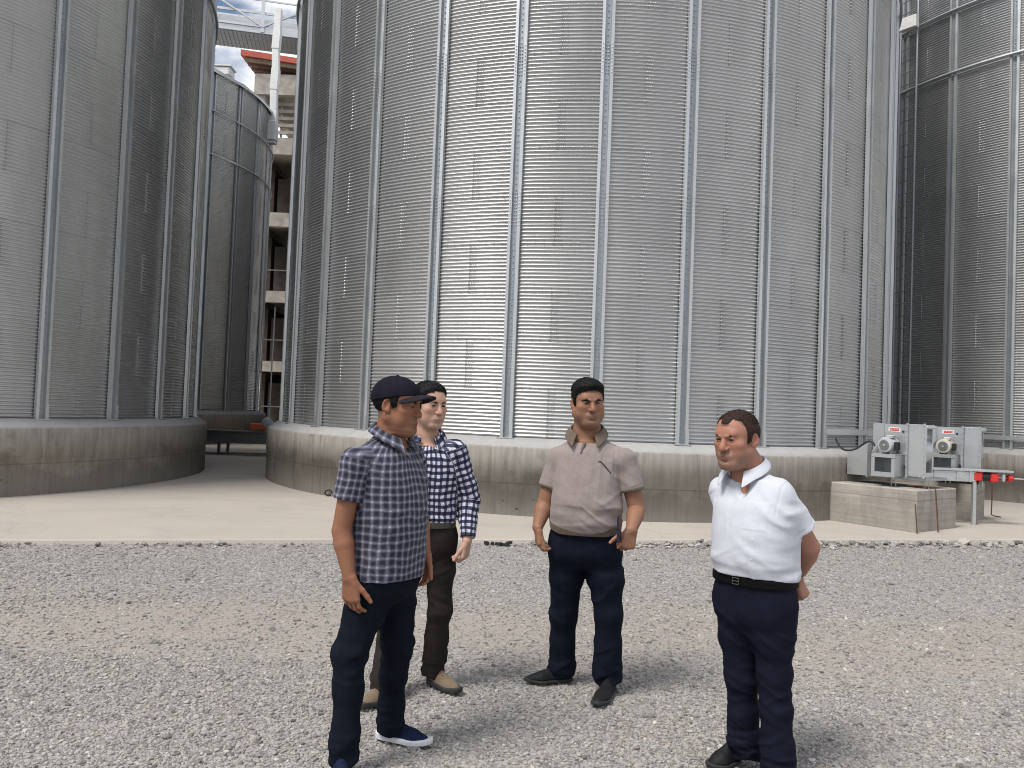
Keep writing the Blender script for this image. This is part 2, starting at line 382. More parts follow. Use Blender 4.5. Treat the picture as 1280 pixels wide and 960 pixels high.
# a ridge of bigger pebbles along the apron
q = np.random.RandomState(8); n = 1900
s = q.uniform(-9, 12, n); d = -.06-np.abs(q.randn(n))*.16; e = EDGE0+s[:, None]*E1+d[:, None]*E2
dens = np.clip(.25+.75*(e[:, 0] > .3)+.25*np.sin(e[:, 0]*3.1), .1, 1); ok = q.rand(n) < dens; e = e[ok]; d = d[ok]; n = len(e)
r = np.exp(q.randn(n)*.5)*.014*np.where(e[:, 0] > 2.2, 1.45, 1.); r = np.clip(r, .008, .075)
sc3 = np.stack([r*q.uniform(.9, 1.4, n), r*q.uniform(.8, 1.2, n), r*q.uniform(.55, .85, n)], 1)
P = np.stack([e[:, 0], e[:, 1], GZ+.02*np.exp(-(d+.15)**2/.02)+sc3[:, 2]*.35], 1); rot = np.stack([q.uniform(-.4, .4, n), q.uniform(-.4, .4, n), q.rand(n)*6.28], 1)
gravel('pebble_ridge', P, rot, sc3, 50.)

# ================================================================== SILOS
SA, SB_, SC_, SD = (-13.075, 15.293), (1.502, 18.48), (15.71, 21.63), (-16.265, 29.873)
RS, NB, ZB, ZT, SH, NC = 6.51, 31, 1.142, 12.65, .7345, 13
STEP = 2*math.pi/NB
def silo_wall_mesh():
    nt = NB*4; pitch = SH/NC; nz = int(round((ZT-ZB)/pitch))*8
    z = ZB+np.arange(nz+1)*pitch/8; th = np.arange(nt)*STEP/4
    sheet = np.floor((z-ZB+1e-6)/SH).astype(int)
    ph = 2*np.pi*(z-ZB)/pitch
    rr = RS+.0108*np.sin(ph-.5*np.pi)+.0022*(sheet % 2)
    rng = np.random.RandomState(4)
    wv = rng.randn(nt, sheet.max()+2)*.0012
    Rg = rr[:, None]+wv[:, sheet].T
    V = np.stack([Rg*np.cos(th)[None], Rg*np.sin(th)[None], np.repeat(z[:, None], nt, 1)], 2).reshape(-1, 3)
    i = np.arange(nz)[:, None]*nt; k = np.arange(nt)[None]; k2 = (k+1) % nt
    Fq = np.stack([i+k, i+k2, i+nt+k2, i+nt+k], 2).reshape(-1, 4)
    pan_tab = rng.rand(NB, sheet.max()+2)
    fs = np.repeat(np.floor((z[:-1]+pitch/16-ZB)/SH).astype(int)[:, None], nt, 1); bay = np.repeat((np.arange(nt)//4)[None], nz, 0)
    half = np.repeat((np.arange(nt) % 4 // 2)[None], nz, 0)
    # a sheet spans two bays, its joint is mid bay on every other row
    pb = np.where((fs+bay) % 2 == 0, bay+half, bay+1-0*half)
    pb = np.where((fs+bay) % 2 == 0, (bay+half*2)//1, bay+1) % NB
    pan = pan_tab[pb, fs].ravel()
    fz = (z[:-1]-ZB)/SH; seam = np.repeat((((fz-np.floor(fz+1e-6)) < 1.01/(NC*8)*2).astype(float))[:, None], nt, 1).ravel()
    seam = .22*seam*(np.random.RandomState(2).rand(NB, 200)[bay.ravel() % NB, fs.ravel()] > .35)
    # bolts of the vertical and horizontal sheet joints
    bv = []; bf = []; c = len(V)
    def bolt(t, zz, rad=.0095, h=.010):
        nonlocal c
        r0 = RS+.0108*math.sin(2*math.pi*(zz-ZB)/pitch-.5*math.pi)+.001
        ct, st = math.cos(t), math.sin(t); o = np.array([r0*ct, r0*st, zz]); tx = np.array([-st, ct, 0]); nx = np.array([ct, st, 0])
        for a, b in ((-1, -1), (1, -1), (1, 1), (-1, 1)): bv.append(o+tx*rad*a+np.array([0, 0, rad*b]))
        bv.append(o+nx*h)
        for a in range(4): bf.append((c+a, c+(a+1) % 4, c+4))
        c += 5
    for j in range(NB):
        for s_ in range(int((ZT-ZB)/SH)):
            if (s_+j) % 2: continue
            t = (j+.5)*STEP
            for m in range(NC):
                zz = ZB+s_*SH+(m+.5)*pitch
                if zz > ZT-.05: break
                for dx in (-.036, 0, .036): bolt(t+(dx+(.012 if m % 2 else 0))/RS, zz)
    for s_ in range(1, int((ZT-ZB)/SH)):
        for j in range(NB*10):
            if j % 10 in (0, 9): continue
            bolt((j+.5)*STEP/10, ZB+s_*SH+pitch*.5)
    # lap edge of the joint: thin raised strip
    sv = []; sf = []
    for j in range(NB):
        for s_ in range(int((ZT-ZB)/SH)):
            if (s_+j) % 2: continue
            t0 = (j+.5)*STEP-.056/RS; m = NC*4; b0 = c
            for e in range(m+1):
                zz = ZB+s_*SH+e*SH/m; r0 = RS+.0108*math.sin(2*math.pi*(zz-ZB)/pitch-.5*math.pi)
                for (dt, dr) in ((0, .0005), (0, .0075), (.008, .0075), (.014, .001)): bv.append((( r0+dr)*math.cos(t0+dt/RS), (r0+dr)*math.sin(t0+dt/RS), zz))
            for e in range(m):
                for g in range(3): sf.append((b0+e*4+g, b0+e*4+g+1, b0+(e+1)*4+g+1, b0+(e+1)*4+g))
            c += (m+1)*4
    V = np.concatenate([V, np.array(bv)]); bf = np.array(bf); sf = np.array(sf)
    me = np_mesh('silo_wall', V, [Fq, sf, bf], True)
    add_attr(me, 'panel', 'FLOAT', 'FACE', np.concatenate([pan, np.full(len(sf), .2), np.full(len(bf), .6)]))
    add_attr(me, 'seam', 'FLOAT', 'FACE', np.concatenate([seam, np.full(len(sf), .6), np.full(len(bf), .1)]))
    return me
def stiffener_mesh():
    mb = MB()
    z0 = ZB-.03; segs = [(z0, 1.9+.5, .006), (2.4, 4.6, .004), (4.6, 6.9, .002), (6.9, 9.2, 0), (9.2, ZT-.03, -.002)]
    for a, b, th in segs:
        rr = RS+.007+th
        out = [(-.098, 0), (-.094, .055), (-.048, .058), (-.038, .010), (.038, .010), (.046, .058), (.094, .052), (.098, 0)]
        inn = [(.088, 0), (.085, .044), (.056, .046), (.043, .003), (-.043, .003), (-.056, .046), (-.085, .044), (-.088, 0)]
        mb.prism(out+inn, (0, 0, b-a), (rr, 0, a), ((0, 1, 0), (1, 0, 0)))
    zz = ZB+.05
    while zz < ZT-.1:
        near = any(abs(zz-s_[1]) < .28 for s_ in segs)
        for yy in ((-.018, .018) if near else (.0,)):
            mb.lathe([(.010, 0), (.010, .008), (.005, .010)], (RS+.022, yy, zz), (1, 0, 0), 6)
        for yy in (-.072, .072):
            if near: mb.lathe([(.009, 0), (.009, .008), (.004, .010)], (RS+.064, yy, zz), (1, 0, 0), 6)
        zz += .055 if near else .094
    # foot plate
    mb.box((RS+.05, .0, ZB-.012), (.13, .26, .016)); mb.box((RS+.072, .075, ZB+.10), (.014, .05, .26))
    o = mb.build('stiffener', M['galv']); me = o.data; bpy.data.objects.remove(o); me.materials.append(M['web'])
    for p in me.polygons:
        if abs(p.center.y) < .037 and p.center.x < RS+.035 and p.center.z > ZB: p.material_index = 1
    return me
def lathe_mesh(name, prof, mat, nseg=NB*6, uvs=True):
    prof = np.array(prof, float); n = len(prof); th = np.arange(nseg+1)*2*np.pi/nseg
    V = np.stack([prof[:, 0][:, None]*np.cos(th), prof[:, 0][:, None]*np.sin(th), np.repeat(prof[:, 1][:, None], nseg+1, 1)], 2).reshape(-1, 3)
    i = np.arange(n-1)[:, None]*(nseg+1); k = np.arange(nseg)[None]
    me = np_mesh(name, V, np.stack([i+k, i+k+1, i+nseg+2+k, i+nseg+1+k], 2).reshape(-1, 4), True)
    L = np.concatenate([[0], np.cumsum(np.hypot(*np.diff(prof, axis=0).T))])
    add_uv(me, np.stack([np.repeat((th*RS)[None], n, 0), np.repeat(prof[:, 1][:, None], nseg+1, 1)], 2).reshape(-1, 2))
    me.materials.append(mat); return me
WALL = silo_wall_mesh(); WALL.materials.append(M['wall']); STIFF = stiffener_mesh()
def roof_mesh():
    mb = MB(); nt = NB; V = []; Fs = []
    for k in range(nt*4):
        t = k*2*math.pi/(nt*4); up_ = .035 if k % 4 == 0 else 0
        V += [[(RS+.13)*math.cos(t), (RS+.13)*math.sin(t), ZT-.07], [(RS+.14)*math.cos(t), (RS+.14)*math.sin(t), ZT+.02+up_], [.5*math.cos(t), .5*math.sin(t), ZT+3.05+up_], [.5*math.cos(t), .5*math.sin(t), ZT+3.35]]
    n = nt*4
    for k in range(n):
        j = (k+1) % n
        for g in range(3): Fs.append((k*4+g, j*4+g, j*4+g+1, k*4+g+1))
    Fs.append(tuple(k*4+3 for k in range(n))); mb.add(V, Fs)
    o = mb.build('roof', M['galv']); me = o.data; bpy.data.objects.remove(o); return me
ROOF = roof_mesh()
def ring_mesh(z):
    o = MB().lathe([(RS+.062, z-.022), (RS+.105, z-.03), (RS+.12, z), (RS+.105, z+.03), (RS+.062, z+.022)], (0, 0, 0), (0, 0, 1), NB*4, False).build('wind_ring', M['ring'], smooth=40)
    me = o.data; bpy.data.objects.remove(o); return me
RINGS = [ring_mesh(9.8), ring_mesh(11.28)]
FOUND = lathe_mesh('foundation', [(RS+.29, -.12), (RS+.29, .55), (RS+.302, .552), (RS+.302, .985), (RS+.285, 1.012), (RS+.2, 1.015)], M['rim_conc'])
SKIRT = lathe_mesh('mortar_skirt', [(RS+.286, 1.0), (RS+.272, 1.028), (RS+.2, 1.075), (RS+.09, 1.128), (RS-.05, 1.146)], M['mortar'])
rsk = np.random.RandomState(6)
co = np.empty(len(SKIRT.vertices)*3, np.float32); SKIRT.vertices.foreach_get('co', co); co = co.reshape(-1, 3)
nn_ = NB*6+1
for r_ in range(1, 4): 
    w_ = np.convolve(rsk.randn(nn_+6), np.ones(4)/4, 'same')[3:-3]*.012; w_[-1] = w_[0]; co[r_*nn_:(r_+1)*nn_, 2] += w_
SKIRT.vertices.foreach_set('co', co.ravel())
def silo(c, rot, label, flabel):
    s = empty('grain_silo', (c[0], c[1], 0), rot, label, 'silo', 'corrugated steel grain silos')
    link('corrugated_wall', WALL, None, s); link('roof', ROOF, None, s)
    for rg in RINGS: link('wind_ring', rg, None, s)
    for k in range(NB): link('stiffener', STIFF, None, s, rz=k*STEP)
    f = tag(link('round_foundation', FOUND, None, None, (c[0], c[1], 0), rot*2.7), flabel, 'foundation', 'round concrete silo foundations')
    link('mortar_skirt', SKIRT, None, f)
    return s
silo(SB_, -2.622, 'large corrugated steel silo in the centre behind the four men', 'round concrete foundation under the central silo behind the men')
silo(SA, .1375, 'large corrugated steel silo cut off by the left edge of the photo', 'round concrete foundation under the left silo, dark stains along its wall')
silo(SC_, -2.828, 'corrugated steel silo at the right edge, behind the two fans', 'concrete foundation under the right silo, behind the fans')
sd_ = silo(SD, .115, 'far corrugated steel silo seen whole to its roof edge in the gap', 'far concrete foundation low in the gap behind the steel trough')
silo((-1.69, 33.06), .05, 'corrugated steel silo standing hidden behind the central silo', 'concrete foundation hidden behind the central silo')
mb = MB(); mb.box((0, 0, 0), (.55, .55, .34), bev=.05); mb.box((0, 0, .19), (.62, .62, .05))
p_ = at(281, 92, 28.6)
hb = mb.build('roof_hatch', M['white'], sd_); hb.matrix_parent_inverse = Matrix.Rotation(-.115, 4, 'Z') @ Matrix.Translation((-SD[0], -SD[1], 0)); hb.location = p_.tolist()

# ================================================================== TOWER BEHIND, BRIDGE, DROP PIPE
def tower():
    t = empty('unfinished_tower', (-11.6, 50, 0), 0, 'tall raw concrete frame tower under a sloping red roof, seen in the gap', 'building')
    X0, X1, Y0, Y1 = -4.0, 4.6, -4.0, 4.0
    for x in (X0+.3, .3, X1-.3):
        for y in (Y0+.3, Y1-.3): MB().box((x, y, 10.2), (.6, .6, 20.4), bev=.03).build('column', M['bconc'], t)
    for z0, z1 in ((3.2, 3.8), (7.2, 7.85), (11.6, 12.4), (15.8, 16.6)):
        m = MB(); m.box(((X0+X1)/2, (Y0+Y1)/2, z1-.1), (X1-X0-.02, Y1-Y0-.02, .2))
        for y in (Y0-.02, Y1+.02): m.box(((X0+X1)/2, y, (z0+z1)/2), (X1-X0+.06, .34, z1-z0))
        for x in (X0-.02, X1+.02): m.box((x, 0, (z0+z1)/2-.012), (.34, Y1-Y0+.02, z1-z0-.03))
        m.build('floor_slab', M['bconc'], t)
    m = MB()
    for z0, z1 in ((0, 3.2), (3.8, 7.2), (7.85, 11.6), (12.4, 15.8)):
        m.box((.2, Y1-.75, (z0+z1)/2), (7.0, .25, z1-z0-.02)); m.box((X0+.32, 1.3, (z0+z1)/2), (.25, 4.6, z1-z0-.02)); m.box((-2.3, -1.0, (z0+z1)/2-.3), (2.0, .25, z1-z0-.6)); m.box((1.2, -.6, (z0+z1)/2), (.25, 5, z1-z0-.02)); m.box((X1-.75, 0, (z0+z1)/2), (.25, 6, z1-z0-.02))
    m.build('brick_wall', M['brick'], t)
    m = MB()
    for z in np.arange(16.9, 19.0, .42): m.box((-1.2, Y0+.55, z), (3.6, .12, .2))
    for x in (-2.6, -1.6, -.4): m.box((x, Y0+.65, 18), (.1, .1, 2.6))
    m.build('brick_parapet', M['bconc'], t)
    m = MB(); m.box((.3, Y0+.1, 19.9), (X1-X0, .5, 1.2)); m.box((X0+.1, 0, 19.9), (.5, 7.6, 1.2)); m.box((.3, 0, 20.3), (X1-X0-.1, 7.5, .1)); m.build('roof_beam', M['bconc'], t)
    sl = -.115
    rf = MB(); rf.box((.15, .2, 21.0), (9.9, 9.4, .34), np.array([[1, 0, 0], [0, 1, 0], [sl, 0, 1]])); rf = rf.build('roof', M['rroof'], t)
    m = MB()
    for y in np.arange(-4.3, 4.8, .62): m.box((.15, y, 20.7), (9.5, .12, .24), np.array([[1, 0, 0], [0, 1, 0], [sl, 0, 1]]))
    m.build('rafters', M['wood'], rf)
    for z in (1.2, 5., 9.): 
        m = MB(); m.bar((X0-.5, Y0-.5, z), (X1, Y0-.5, z), .06, .06); m.build('railing', M['dark'], t)
tower()
def bridge():
    a = np.array([-16.3, 31.2, 16.28]); b = np.array([-1.0, 34.4, 16.28]); d = (b-a)/np.linalg.norm(b-a); n = np.array([-d[1], d[0], 0])
    L = np.linalg.norm(b-a); o = empty('conveyor_bridge', a, math.atan2(d[1], d[0]), 'galvanised truss conveyor bridge spanning the gap at the top', 'bridge')
    m = MB(); m.box((L/2, 0, -.03), (L, 1.5, .08))
    for x in np.arange(.2, L, .16): m.box((x, 0, -.085), (.03, 1.46, .03))
    m.build('walkway_floor', M['ring'], o)
    for y in (-.8, .8):
        m = MB(); m.box((L/2, y, .12), (L, .06, .34)); m.box((L/2, y, .78), (L, .05, .10)); m.box((L/2, y, 1.3), (L, .05, .06)); k = 0
        for x in np.arange(0, L, 1.9):
            m.box((x, y*1.05, .66), (.14, .05, 1.34)); m.bar((x, y*1.06, .2), (x+1.9, y*1.06, 1.2) if k % 2 else (x+1.9, y*1.06, .2), .05, .05)
            m.bar((x, y*1.07, 1.25) if k % 2 == 0 else (x, y*1.07, .2), (x+1.9, y*1.07, .2) if k % 2 == 0 else (x+1.9, y*1.07, 1.25), .06, .06); k += 1
        m.build('truss', M['duct'], o)
    MB().box((L/2, .1, .6), (L, .55, .5), bev=.03).build('conveyor_casing', M['duct'], o)
bridge()
o = empty('drop_pipe', (-9.64, 30.6, 0), 0, 'white square drop pipe hanging from the bridge beside the far silo', 'pipe')
m = MB()
zz = [16.75, 15.9, 15.2, 14.4, 13.6, 12.7, 11.5]; xo = [0, .02, -.05, .03, -.04, .02, 0]
for i in range(6): m.bar((xo[i]*.5, 0, zz[i]), (xo[i+1]*.5, 0, zz[i+1]-.03), .25+.03*(i % 2), .25+.03*(i % 2))
m.build('pipe', M['white'], o)
for z in (12.55, 11.62): MB().box((-.28, .02, z), (.3, .5, .34), bev=.02).build('bracket', M['white'], o)
MB().box((0, -.02, 11.95), (.34, .36, .75), bev=.02).build('outlet_box', M['white'], o)

# ================================================================== STEEL TROUGH IN THE GAP
o = empty('screw_trough', (-7.6, 22.4, 0), .05, 'dark steel trough conveyor on legs low in the gap between silos', 'conveyor')
m = MB(); m.box((-.2, 0, .50), (2.6, .45, .30), bev=.01); m.box((-.2, -.03, .66), (2.7, .6, .03)); m.box((.5, -.26, .36), (1.3, .05, .06)); m.build('trough', M['dark'], o)
for x in (-.55, -.3): MB().box((x, .1, .175), (.07, .07, .35)).build('leg', M['dark'], o)
m = MB(); m.box((.62, 0, .80), (.55, .3, .2), bev=.03); m.build('gearbox', M['orange'], o)
m = MB(); m.lathe([(.11, 0), (.14, .05), (.14, .5), (.1, .55), (.05, .58)], (.72, -.05, 1.02), (.6, -.1, -.7), 20); m.build('motor', M['motor'], o, smooth=40)
m = MB(); m.tube([(.82, 0, 1.0), (.83, 0, 2.4), (.83, .05, 4.2)], .02); m.build('support_rod', M['steel'], o)
o = tag(MB().tube([(-8.45, 22.0, .05), (-6.75, 22.45, .05)], .025).build('steel_pipe', M['dark']), 'thin dark steel pipe lying across the concrete in the gap', 'pipe')

# ================================================================== FANS, PEDESTALS, TROUGH CONVEYOR
def uv_box(name, d, mat, loc, rz, seed=0., bev=.015):
    """concrete block: UV in metres on each side"""
    o = MB().box((0, 0, d[2]/2), d, bev=bev).build(name, mat, None, loc, rz); me = o.data
    uv = me.uv_layers.new(name='UVMap')
    for p in me.polygons:
        for li in p.loop_indices:
            c = me.vertices[me.loops[li].vertex_index].co
            if abs(p.normal.z) > .7: uv.data[li].uv = (c.x+seed, c.y*.15+.9)
            elif abs(p.normal.x) > .7: uv.data[li].uv = (c.y+seed+5, c.z)
            else: uv.data[li].uv = (c.x+seed, c.z)
    return o
RZ1 = math.atan2(-.8, .6); o1 = np.array([5.94, 11.64]); X1_, Y1_ = np.array([.6, -.8]), np.array([.8, .6])
c1 = o1-X1_*.80+Y1_*.62
tag(uv_box('concrete_pedestal', (1.60, 1.24, .625), M['ped_conc'], (c1[0], c1[1], -.012), RZ1, .3), 'long board marked concrete block under the nearer fan', 'pedestal', 'fan pedestals')
RZ2 = R(-43); X2_ = np.array([math.cos(RZ2), math.sin(RZ2)]); Y2_ = np.array([-X2_[1], X2_[0]]); o2 = np.array([7.74, 13.30])
c2 = o2-X2_*.75+Y2_*.35
tag(uv_box('concrete_pedestal', (1.5, .70, .625), M['ped_conc'], (c2[0], c2[1], -.012), RZ2, 7.1), 'smaller concrete block under the far fan, behind the steel leg', 'pedestal', 'fan pedestals')
def fan(label, loc, rz, mot):
    f = empty('centrifugal_fan', loc, rz, label, 'fan', 'galvanised silo fans')
    # local: x to the right along the pedestal, y away, z up from the pedestal top
    sx0, sx1, y0, y1 = -.345, -.06, .35, .66
    m = MB(); m.box(((sx0+sx1)/2, y0+.02, .565), (sx1-sx0, .04, .79), bev=.006); m.box((sx0+.02, (y0+y1)/2, .565), (.04, y1-y0, .785))
    for x in (sx0+.012, sx1-.014): m.box((x, y0-.006, .565), (.026, .016, .82))
    m.box(((sx0+sx1)/2-.02, y1, .565), (sx1-sx0-.04, .03, .78)); m.box((sx1-.05, (y0+y1)/2, .925), (.13, y1-y0-.03, .06), bev=.02); m.box((sx1-.06, (y0+y1)/2, .20), (.10, y1-y0-.03, .08), bev=.01)
    m.build('scroll_housing', M['duct'], f)
    MB().lathe([(.235, 0), (.235, y1-y0-.06)], (-.315, y0+.045, .56), (0, 1, 0), 40).build('scroll_wrapper', M['galv'], f, smooth=40)
    m = MB()
    for z in np.arange(.22, .95, .09):
        for x in (sx0+.012, sx1-.014): m.lathe([(.008, 0), (.008, .008)], (x, y0-.013, z), (0, -1, 0), 6)
    for x in np.arange(sx0+.05, sx1-.03, .06):
        for z in (.20, .935): m.lathe([(.007, 0), (.007, .007)], (x, y0, z), (0, -1, 0), 6)
    m.build('bolts', M['ring'], f)
    m = MB(); m.box((-.55, .46, .56), (.40, .03, .78)); m.box((-.745, .452, .56), (.012, .05, .78)); m.build('motor_plate', M['duct'], f)
    m = MB(); m.box((-.85, .49, .56), (.17, .05, .80)); m.bar((-.905, .40, .50), (-.755, .43, .74), .03, .02); m.build('flange_plate', M['duct'], f)
    # open frame that carries the motor
    m = MB(); a, b, zt, zb_ = -.75, -.385, .495, .15
    m.box(((a+b)/2, .10, zt-.028), (b-a, .02, .056)); m.box(((a+b)/2, .10, zb_+.035), (b-a, .02, .07))
    for x in (a+.026, b-.026): m.box((x, .101, (zt+zb_)/2), (.052, .02, zt-zb_-.126))
    m.box(((a+b)/2, .27, zt-.006), (b-a, .34, .012)); m.box((b-.006, .275, (zt+zb_)/2), (.012, .33, zt-zb_-.03)); m.box((a+.006, .275, (zt+zb_)/2), (.012, .33, zt-zb_-.03)); m.box(((a+b)/2, .275, zb_+.006), (b-a-.03, .33, .012))
    m.build('motor_stand', M['duct'], f)
    mo = MB(); cx = -.575; mo.lathe([(.07, 0), (.112, .012), (.118, .03), (.118, .07), (.108, .085), (.112, .12)]+[(r_, .12+.016*i+q_) for i in range(9) for r_, q_ in ((.116, .0), (.116, .007), (.106, .008), (.106, .015))]+[(.11, .27), (.10, .28)], (cx, .13, .628), (0, 1, 0), 28)
    mo.box((cx-.06, .28, .52), (.03, .16, .05)); mo.box((cx+.06, .28, .52), (.03, .16, .05)); mo.box((cx+.03, .27, .755), (.1, .1, .05), bev=.01)
    mo = mo.build('motor', mot, f, smooth=30)
    MB().lathe([(.075, .0), (.078, .002)], (cx, .127, .628), (0, 1, 0), 24).build('fan_grille', M['dark'], mo)
    mm = MB(); mm.lathe([(.022, -.004), (.022, .0)], (cx, .127, .628), (0, 1, 0), 14)
    for k in range(3): mm.lathe([(.042+.014*k, -.003), (.045+.014*k, -.003), (.045+.014*k, 0)], (cx, .127, .628), (0, 1, 0), 24, False)
    mm.build('grille_hub', M['steel'], mo)
    MB().box((cx+.135, .26, .62), (.06, .09, .12), bev=.01).build('terminal_box', M['black'], f)
    # tapered duct to the silo wall
    m = MB(); P = []
    for x, z0, z1, ya, yb in ((-.955, .125, .64, .36, .98), (-1.30, .12, .47, .36, .98)): P += [[x, ya, z0], [x, yb, z0], [x, yb, z1], [x, ya, z1]]
    m.add(P, [(0, 1, 2, 3), (7, 6, 5, 4)]+[(k, 4+k, 4+(k+1) % 4, (k+1) % 4) for k in range(4)]); m.box((-.957, .67, .39), (.02, .68, .58)); m.build('duct', M['duct'], f)
    # sticker with a red block, small black warning mark
    s = MB().box((-.58, .441, .868), (.19, .004, .066)).build('sticker', M['white'], f)
    rb = MB().box((-.578, .4375, .869), (.135, .004, .036)).build('red_panel', M['red'], s)
    m = MB()
    for i in range(5): m.box((-.628+.025*i, .4345, .869), (.006, .003, .016)); m.box((-.622+.025*i, .4345, .875 if i % 2 else .862), (.012, .003, .005))
    m.build('lettering', M['white'], s)
    m = MB(); m.box((-.443, .441, .84), (.032, .004, .03)); m.build('warning_mark', M['black'], f)
    for x in (-.60, -.53, -.13, -.07):
        MB().tube([(x, .42 if x < -.3 else .5, 0), (x, .42 if x < -.3 else .5, .19)], .008, 8).build('anchor_bolt', M['steel'], f)
    m = MB(); m.box((-.65, .68, .14), (1.25, .6, .04)); m.box((-.3, .42, .14), (.5, .05, .05)); m.build('base_frame', M['ring'], f)
    return f
fan('nearer galvanised fan with grey motor, on the long concrete block', (o1[0], o1[1], .613), RZ1, M['motor'])
fan('farther galvanised fan with cream motor, half hidden behind the nearer fan', (7.56, 12.86, .60), RZ2, M['cream'])
o = empty('trough_conveyor', (6.83, 12.95, 0), -.02, 'galvanised discharge trough with red couplings on a steel leg', 'conveyor')
m = MB(); m.box((.62, 0, .872), (1.28, .22, .03)); m.box((.34, 0, .77), (.68, .17, .17), bev=.008); m.build('trough', M['duct'], o)
m = MB(); m.box((.42, -.09, .77), (.12, .012, .15)); m.box((.58, -.09, .77), (.03, .012, .17))
for i in range(2):
    for j in range(2): m.lathe([(.008, 0), (.008, .01)], (.39+.06*i, -.096, .74+.06*j), (0, -1, 0), 8)
m.build('flange_plate', M['steel'], o)
MB().box((.71, -.02, .775), (.15, .15, .15), bev=.02).build('red_coupling', M['red'], o)
MB().lathe([(.062, 0), (.07, .02), (.07, .11), (.062, .13)], (.78, -.02, .775), (1, 0, 0), 16).build('black_hub', M['black'], o, smooth=40)
MB().box((.975, -.02, .765), (.13, .15, .15), bev=.02).build('red_coupling', M['red'], o)
m = MB(); m.tube([(1.03, -.03, .77), (1.48, -.03, .755)], .011, 8); m.box((1.12, -.03, .77), (.05, .12, .12), bev=.01); m.build('shaft', M['steel'], o)
MB().lathe([(.05, 0), (.062, .02), (.062, .06), (.05, .08)], (1.20, -.03, .765), (1, 0, 0), 14).build('red_collar', M['red'], o, smooth=40)
m = MB(); m.box((.66, -.08, .335), (.05, .006, .69)); m.box((.636, -.06, .335), (.006, .05, .69)); m.build('leg', M['galv'], o)
m = MB(); m.box((.75, .10, .33), (.075, .01, .66)); m.box((.715, .07, .33), (.01, .06, .66)); m.bar((.71, -.04, .62), (.79, .04, .70), .05, .03); m.build('leg', M['ring'], o)
# rebar sticking out of the blocks
P = lambda u, v, y: at(1020+u/4.923, 580+v/4.923, y)
tag(MB().tube([P(560, 130, 12.0), P(640, 133, 11.95), P(712, 143, 11.86), P(735, 155, 11.84), P(745, 290, 11.8), P(751, 421, 11.78)], .010, 8).build('bent_rebar', M['rust']), 'rusty bent rebar hooked over the front of the long concrete block', 'rebar', 'rebar at the fan blocks')
tag(MB().tube([P(610, 245, 11.55), P(617, 345, 11.52), P(623, 446, 11.5)], .009, 8).build('upright_rebar', M['rust']), 'straight short rusty rebar at the near corner of the block', 'rebar', 'rebar at the fan blocks')
tag(MB().tube([P(1086, 120, 13.45), P(1082, 240, 13.45), P(1078, 310, 13.42), P(1095, 319, 13.38), P(1136, 327, 13.2)], .010, 8).build('bent_rebar', M['rust']), 'dark rod with a bent foot right of the smaller concrete block', 'rebar', 'rebar at the fan blocks')
# cable trays fixed to the silo walls
def tray(c, t0, t1, z, label, r0=RS+.085):
    t = np.linspace(t0, t1, 14); m = MB(); Pt = np.stack([c[0]+r0*np.cos(t), c[1]+r0*np.sin(t), 0*t+z], 1)
    for i in range(13): m.bar(Pt[i], Pt[i+1], .05, .095)
    return tag(m.build('cable_tray', M['galv']), label, 'cable tray', 'cable trays on the silo walls')
angB = lambda p: math.atan2(p[1]-SB_[1], p[0]-SB_[0]); angC = lambda p: math.atan2(p[1]-SC_[1], p[0]-SC_[0])
tray(SB_, angB((5.142, 12.903)), angB((6.35, 13.93)), 1.40, 'grey cable tray on the central silo, left of the nearer fan')
tray(SC_, angC((9.9, 18.4)), angC((11.6, 16.4)), 1.36, 'grey cable tray along the foot of the right silo')
C7 = lambda u, v, y: at(1010+u/4.741, 500+v/4.741, y)
pts = [C7(165, 228, 12.75), C7(180, 265, 12.7), C7(205, 293, 12.6), C7(240, 300, 12.5), C7(285, 290, 12.45), C7(325, 262, 12.4), C7(358, 242, 12.35), C7(385, 250, 12.3), C7(395, 270, 12.25)]
pts = np.array(pts); tt = np.linspace(0, len(pts)-1, 40); pts = np.stack([np.interp(tt, np.arange(len(pts)), pts[:, k]) for k in range(3)], 1)
for _ in range(3): pts[1:-1] = (pts[:-2]+pts[1:-1]*2+pts[2:])/4
tag(MB().tube(pts, .016, 8).build('power_cable', M['black']), 'black power cable sagging from the cable tray to the nearer fan', 'cable')
o = MB().box((0, 0, 0), (.42, .16, .30), bev=.012).build('junction_box', M['white'], None, (9.33, 19.16, 11.33), -.95)
tag(o, 'pale box fixed high on the right silo near its edge', 'junction box')
m = MB(); a = angC((9.2, 19.4))
for t in (a-.015, a+.06): m.tube([(SC_[0]+(RS+.2)*math.cos(t), SC_[1]+(RS+.2)*math.sin(t), 1.2), (SC_[0]+(RS+.2)*math.cos(t), SC_[1]+(RS+.2)*math.sin(t), ZT)], .025, 6)
for z in np.arange(1.5, ZT, .3): m.tube([(SC_[0]+(RS+.2)*math.cos(t), SC_[1]+(RS+.2)*math.sin(t), z) for t in (a-.015, a+.06)], .012, 6)
tag(m.build('silo_ladder', M['web']), 'narrow steel ladder up the shaded left side of the right silo', 'ladder')
# small scraps on the ground
pp = onz(622, 681, -.04); m = MB(); q = np.random.RandomState(3)
for k in range(7): m.box((q.uniform(-.14, .14), q.uniform(-.03, .03), q.uniform(.0, .03)), (q.uniform(.05, .12), .04, .03), np.array(Matrix.Rotation(q.rand()*3, 3, 'Z')))
tag(m.build('black_scrap', M['black'], None, pp), 'small heap of black scrap on the gravel behind the man in grey', 'scrap')
pp = onz(410, 620, .01); t = np.linspace(0, 6.2, 24)
tag(MB().tube(np.stack([.06*np.cos(t), .02*np.sin(t)+.01*t, .05+.045*np.sin(t)], 1), .012, 6).build('cable_coil', M['black'], None, pp), 'small black coil of cable at the foot of the central foundation', 'cable')
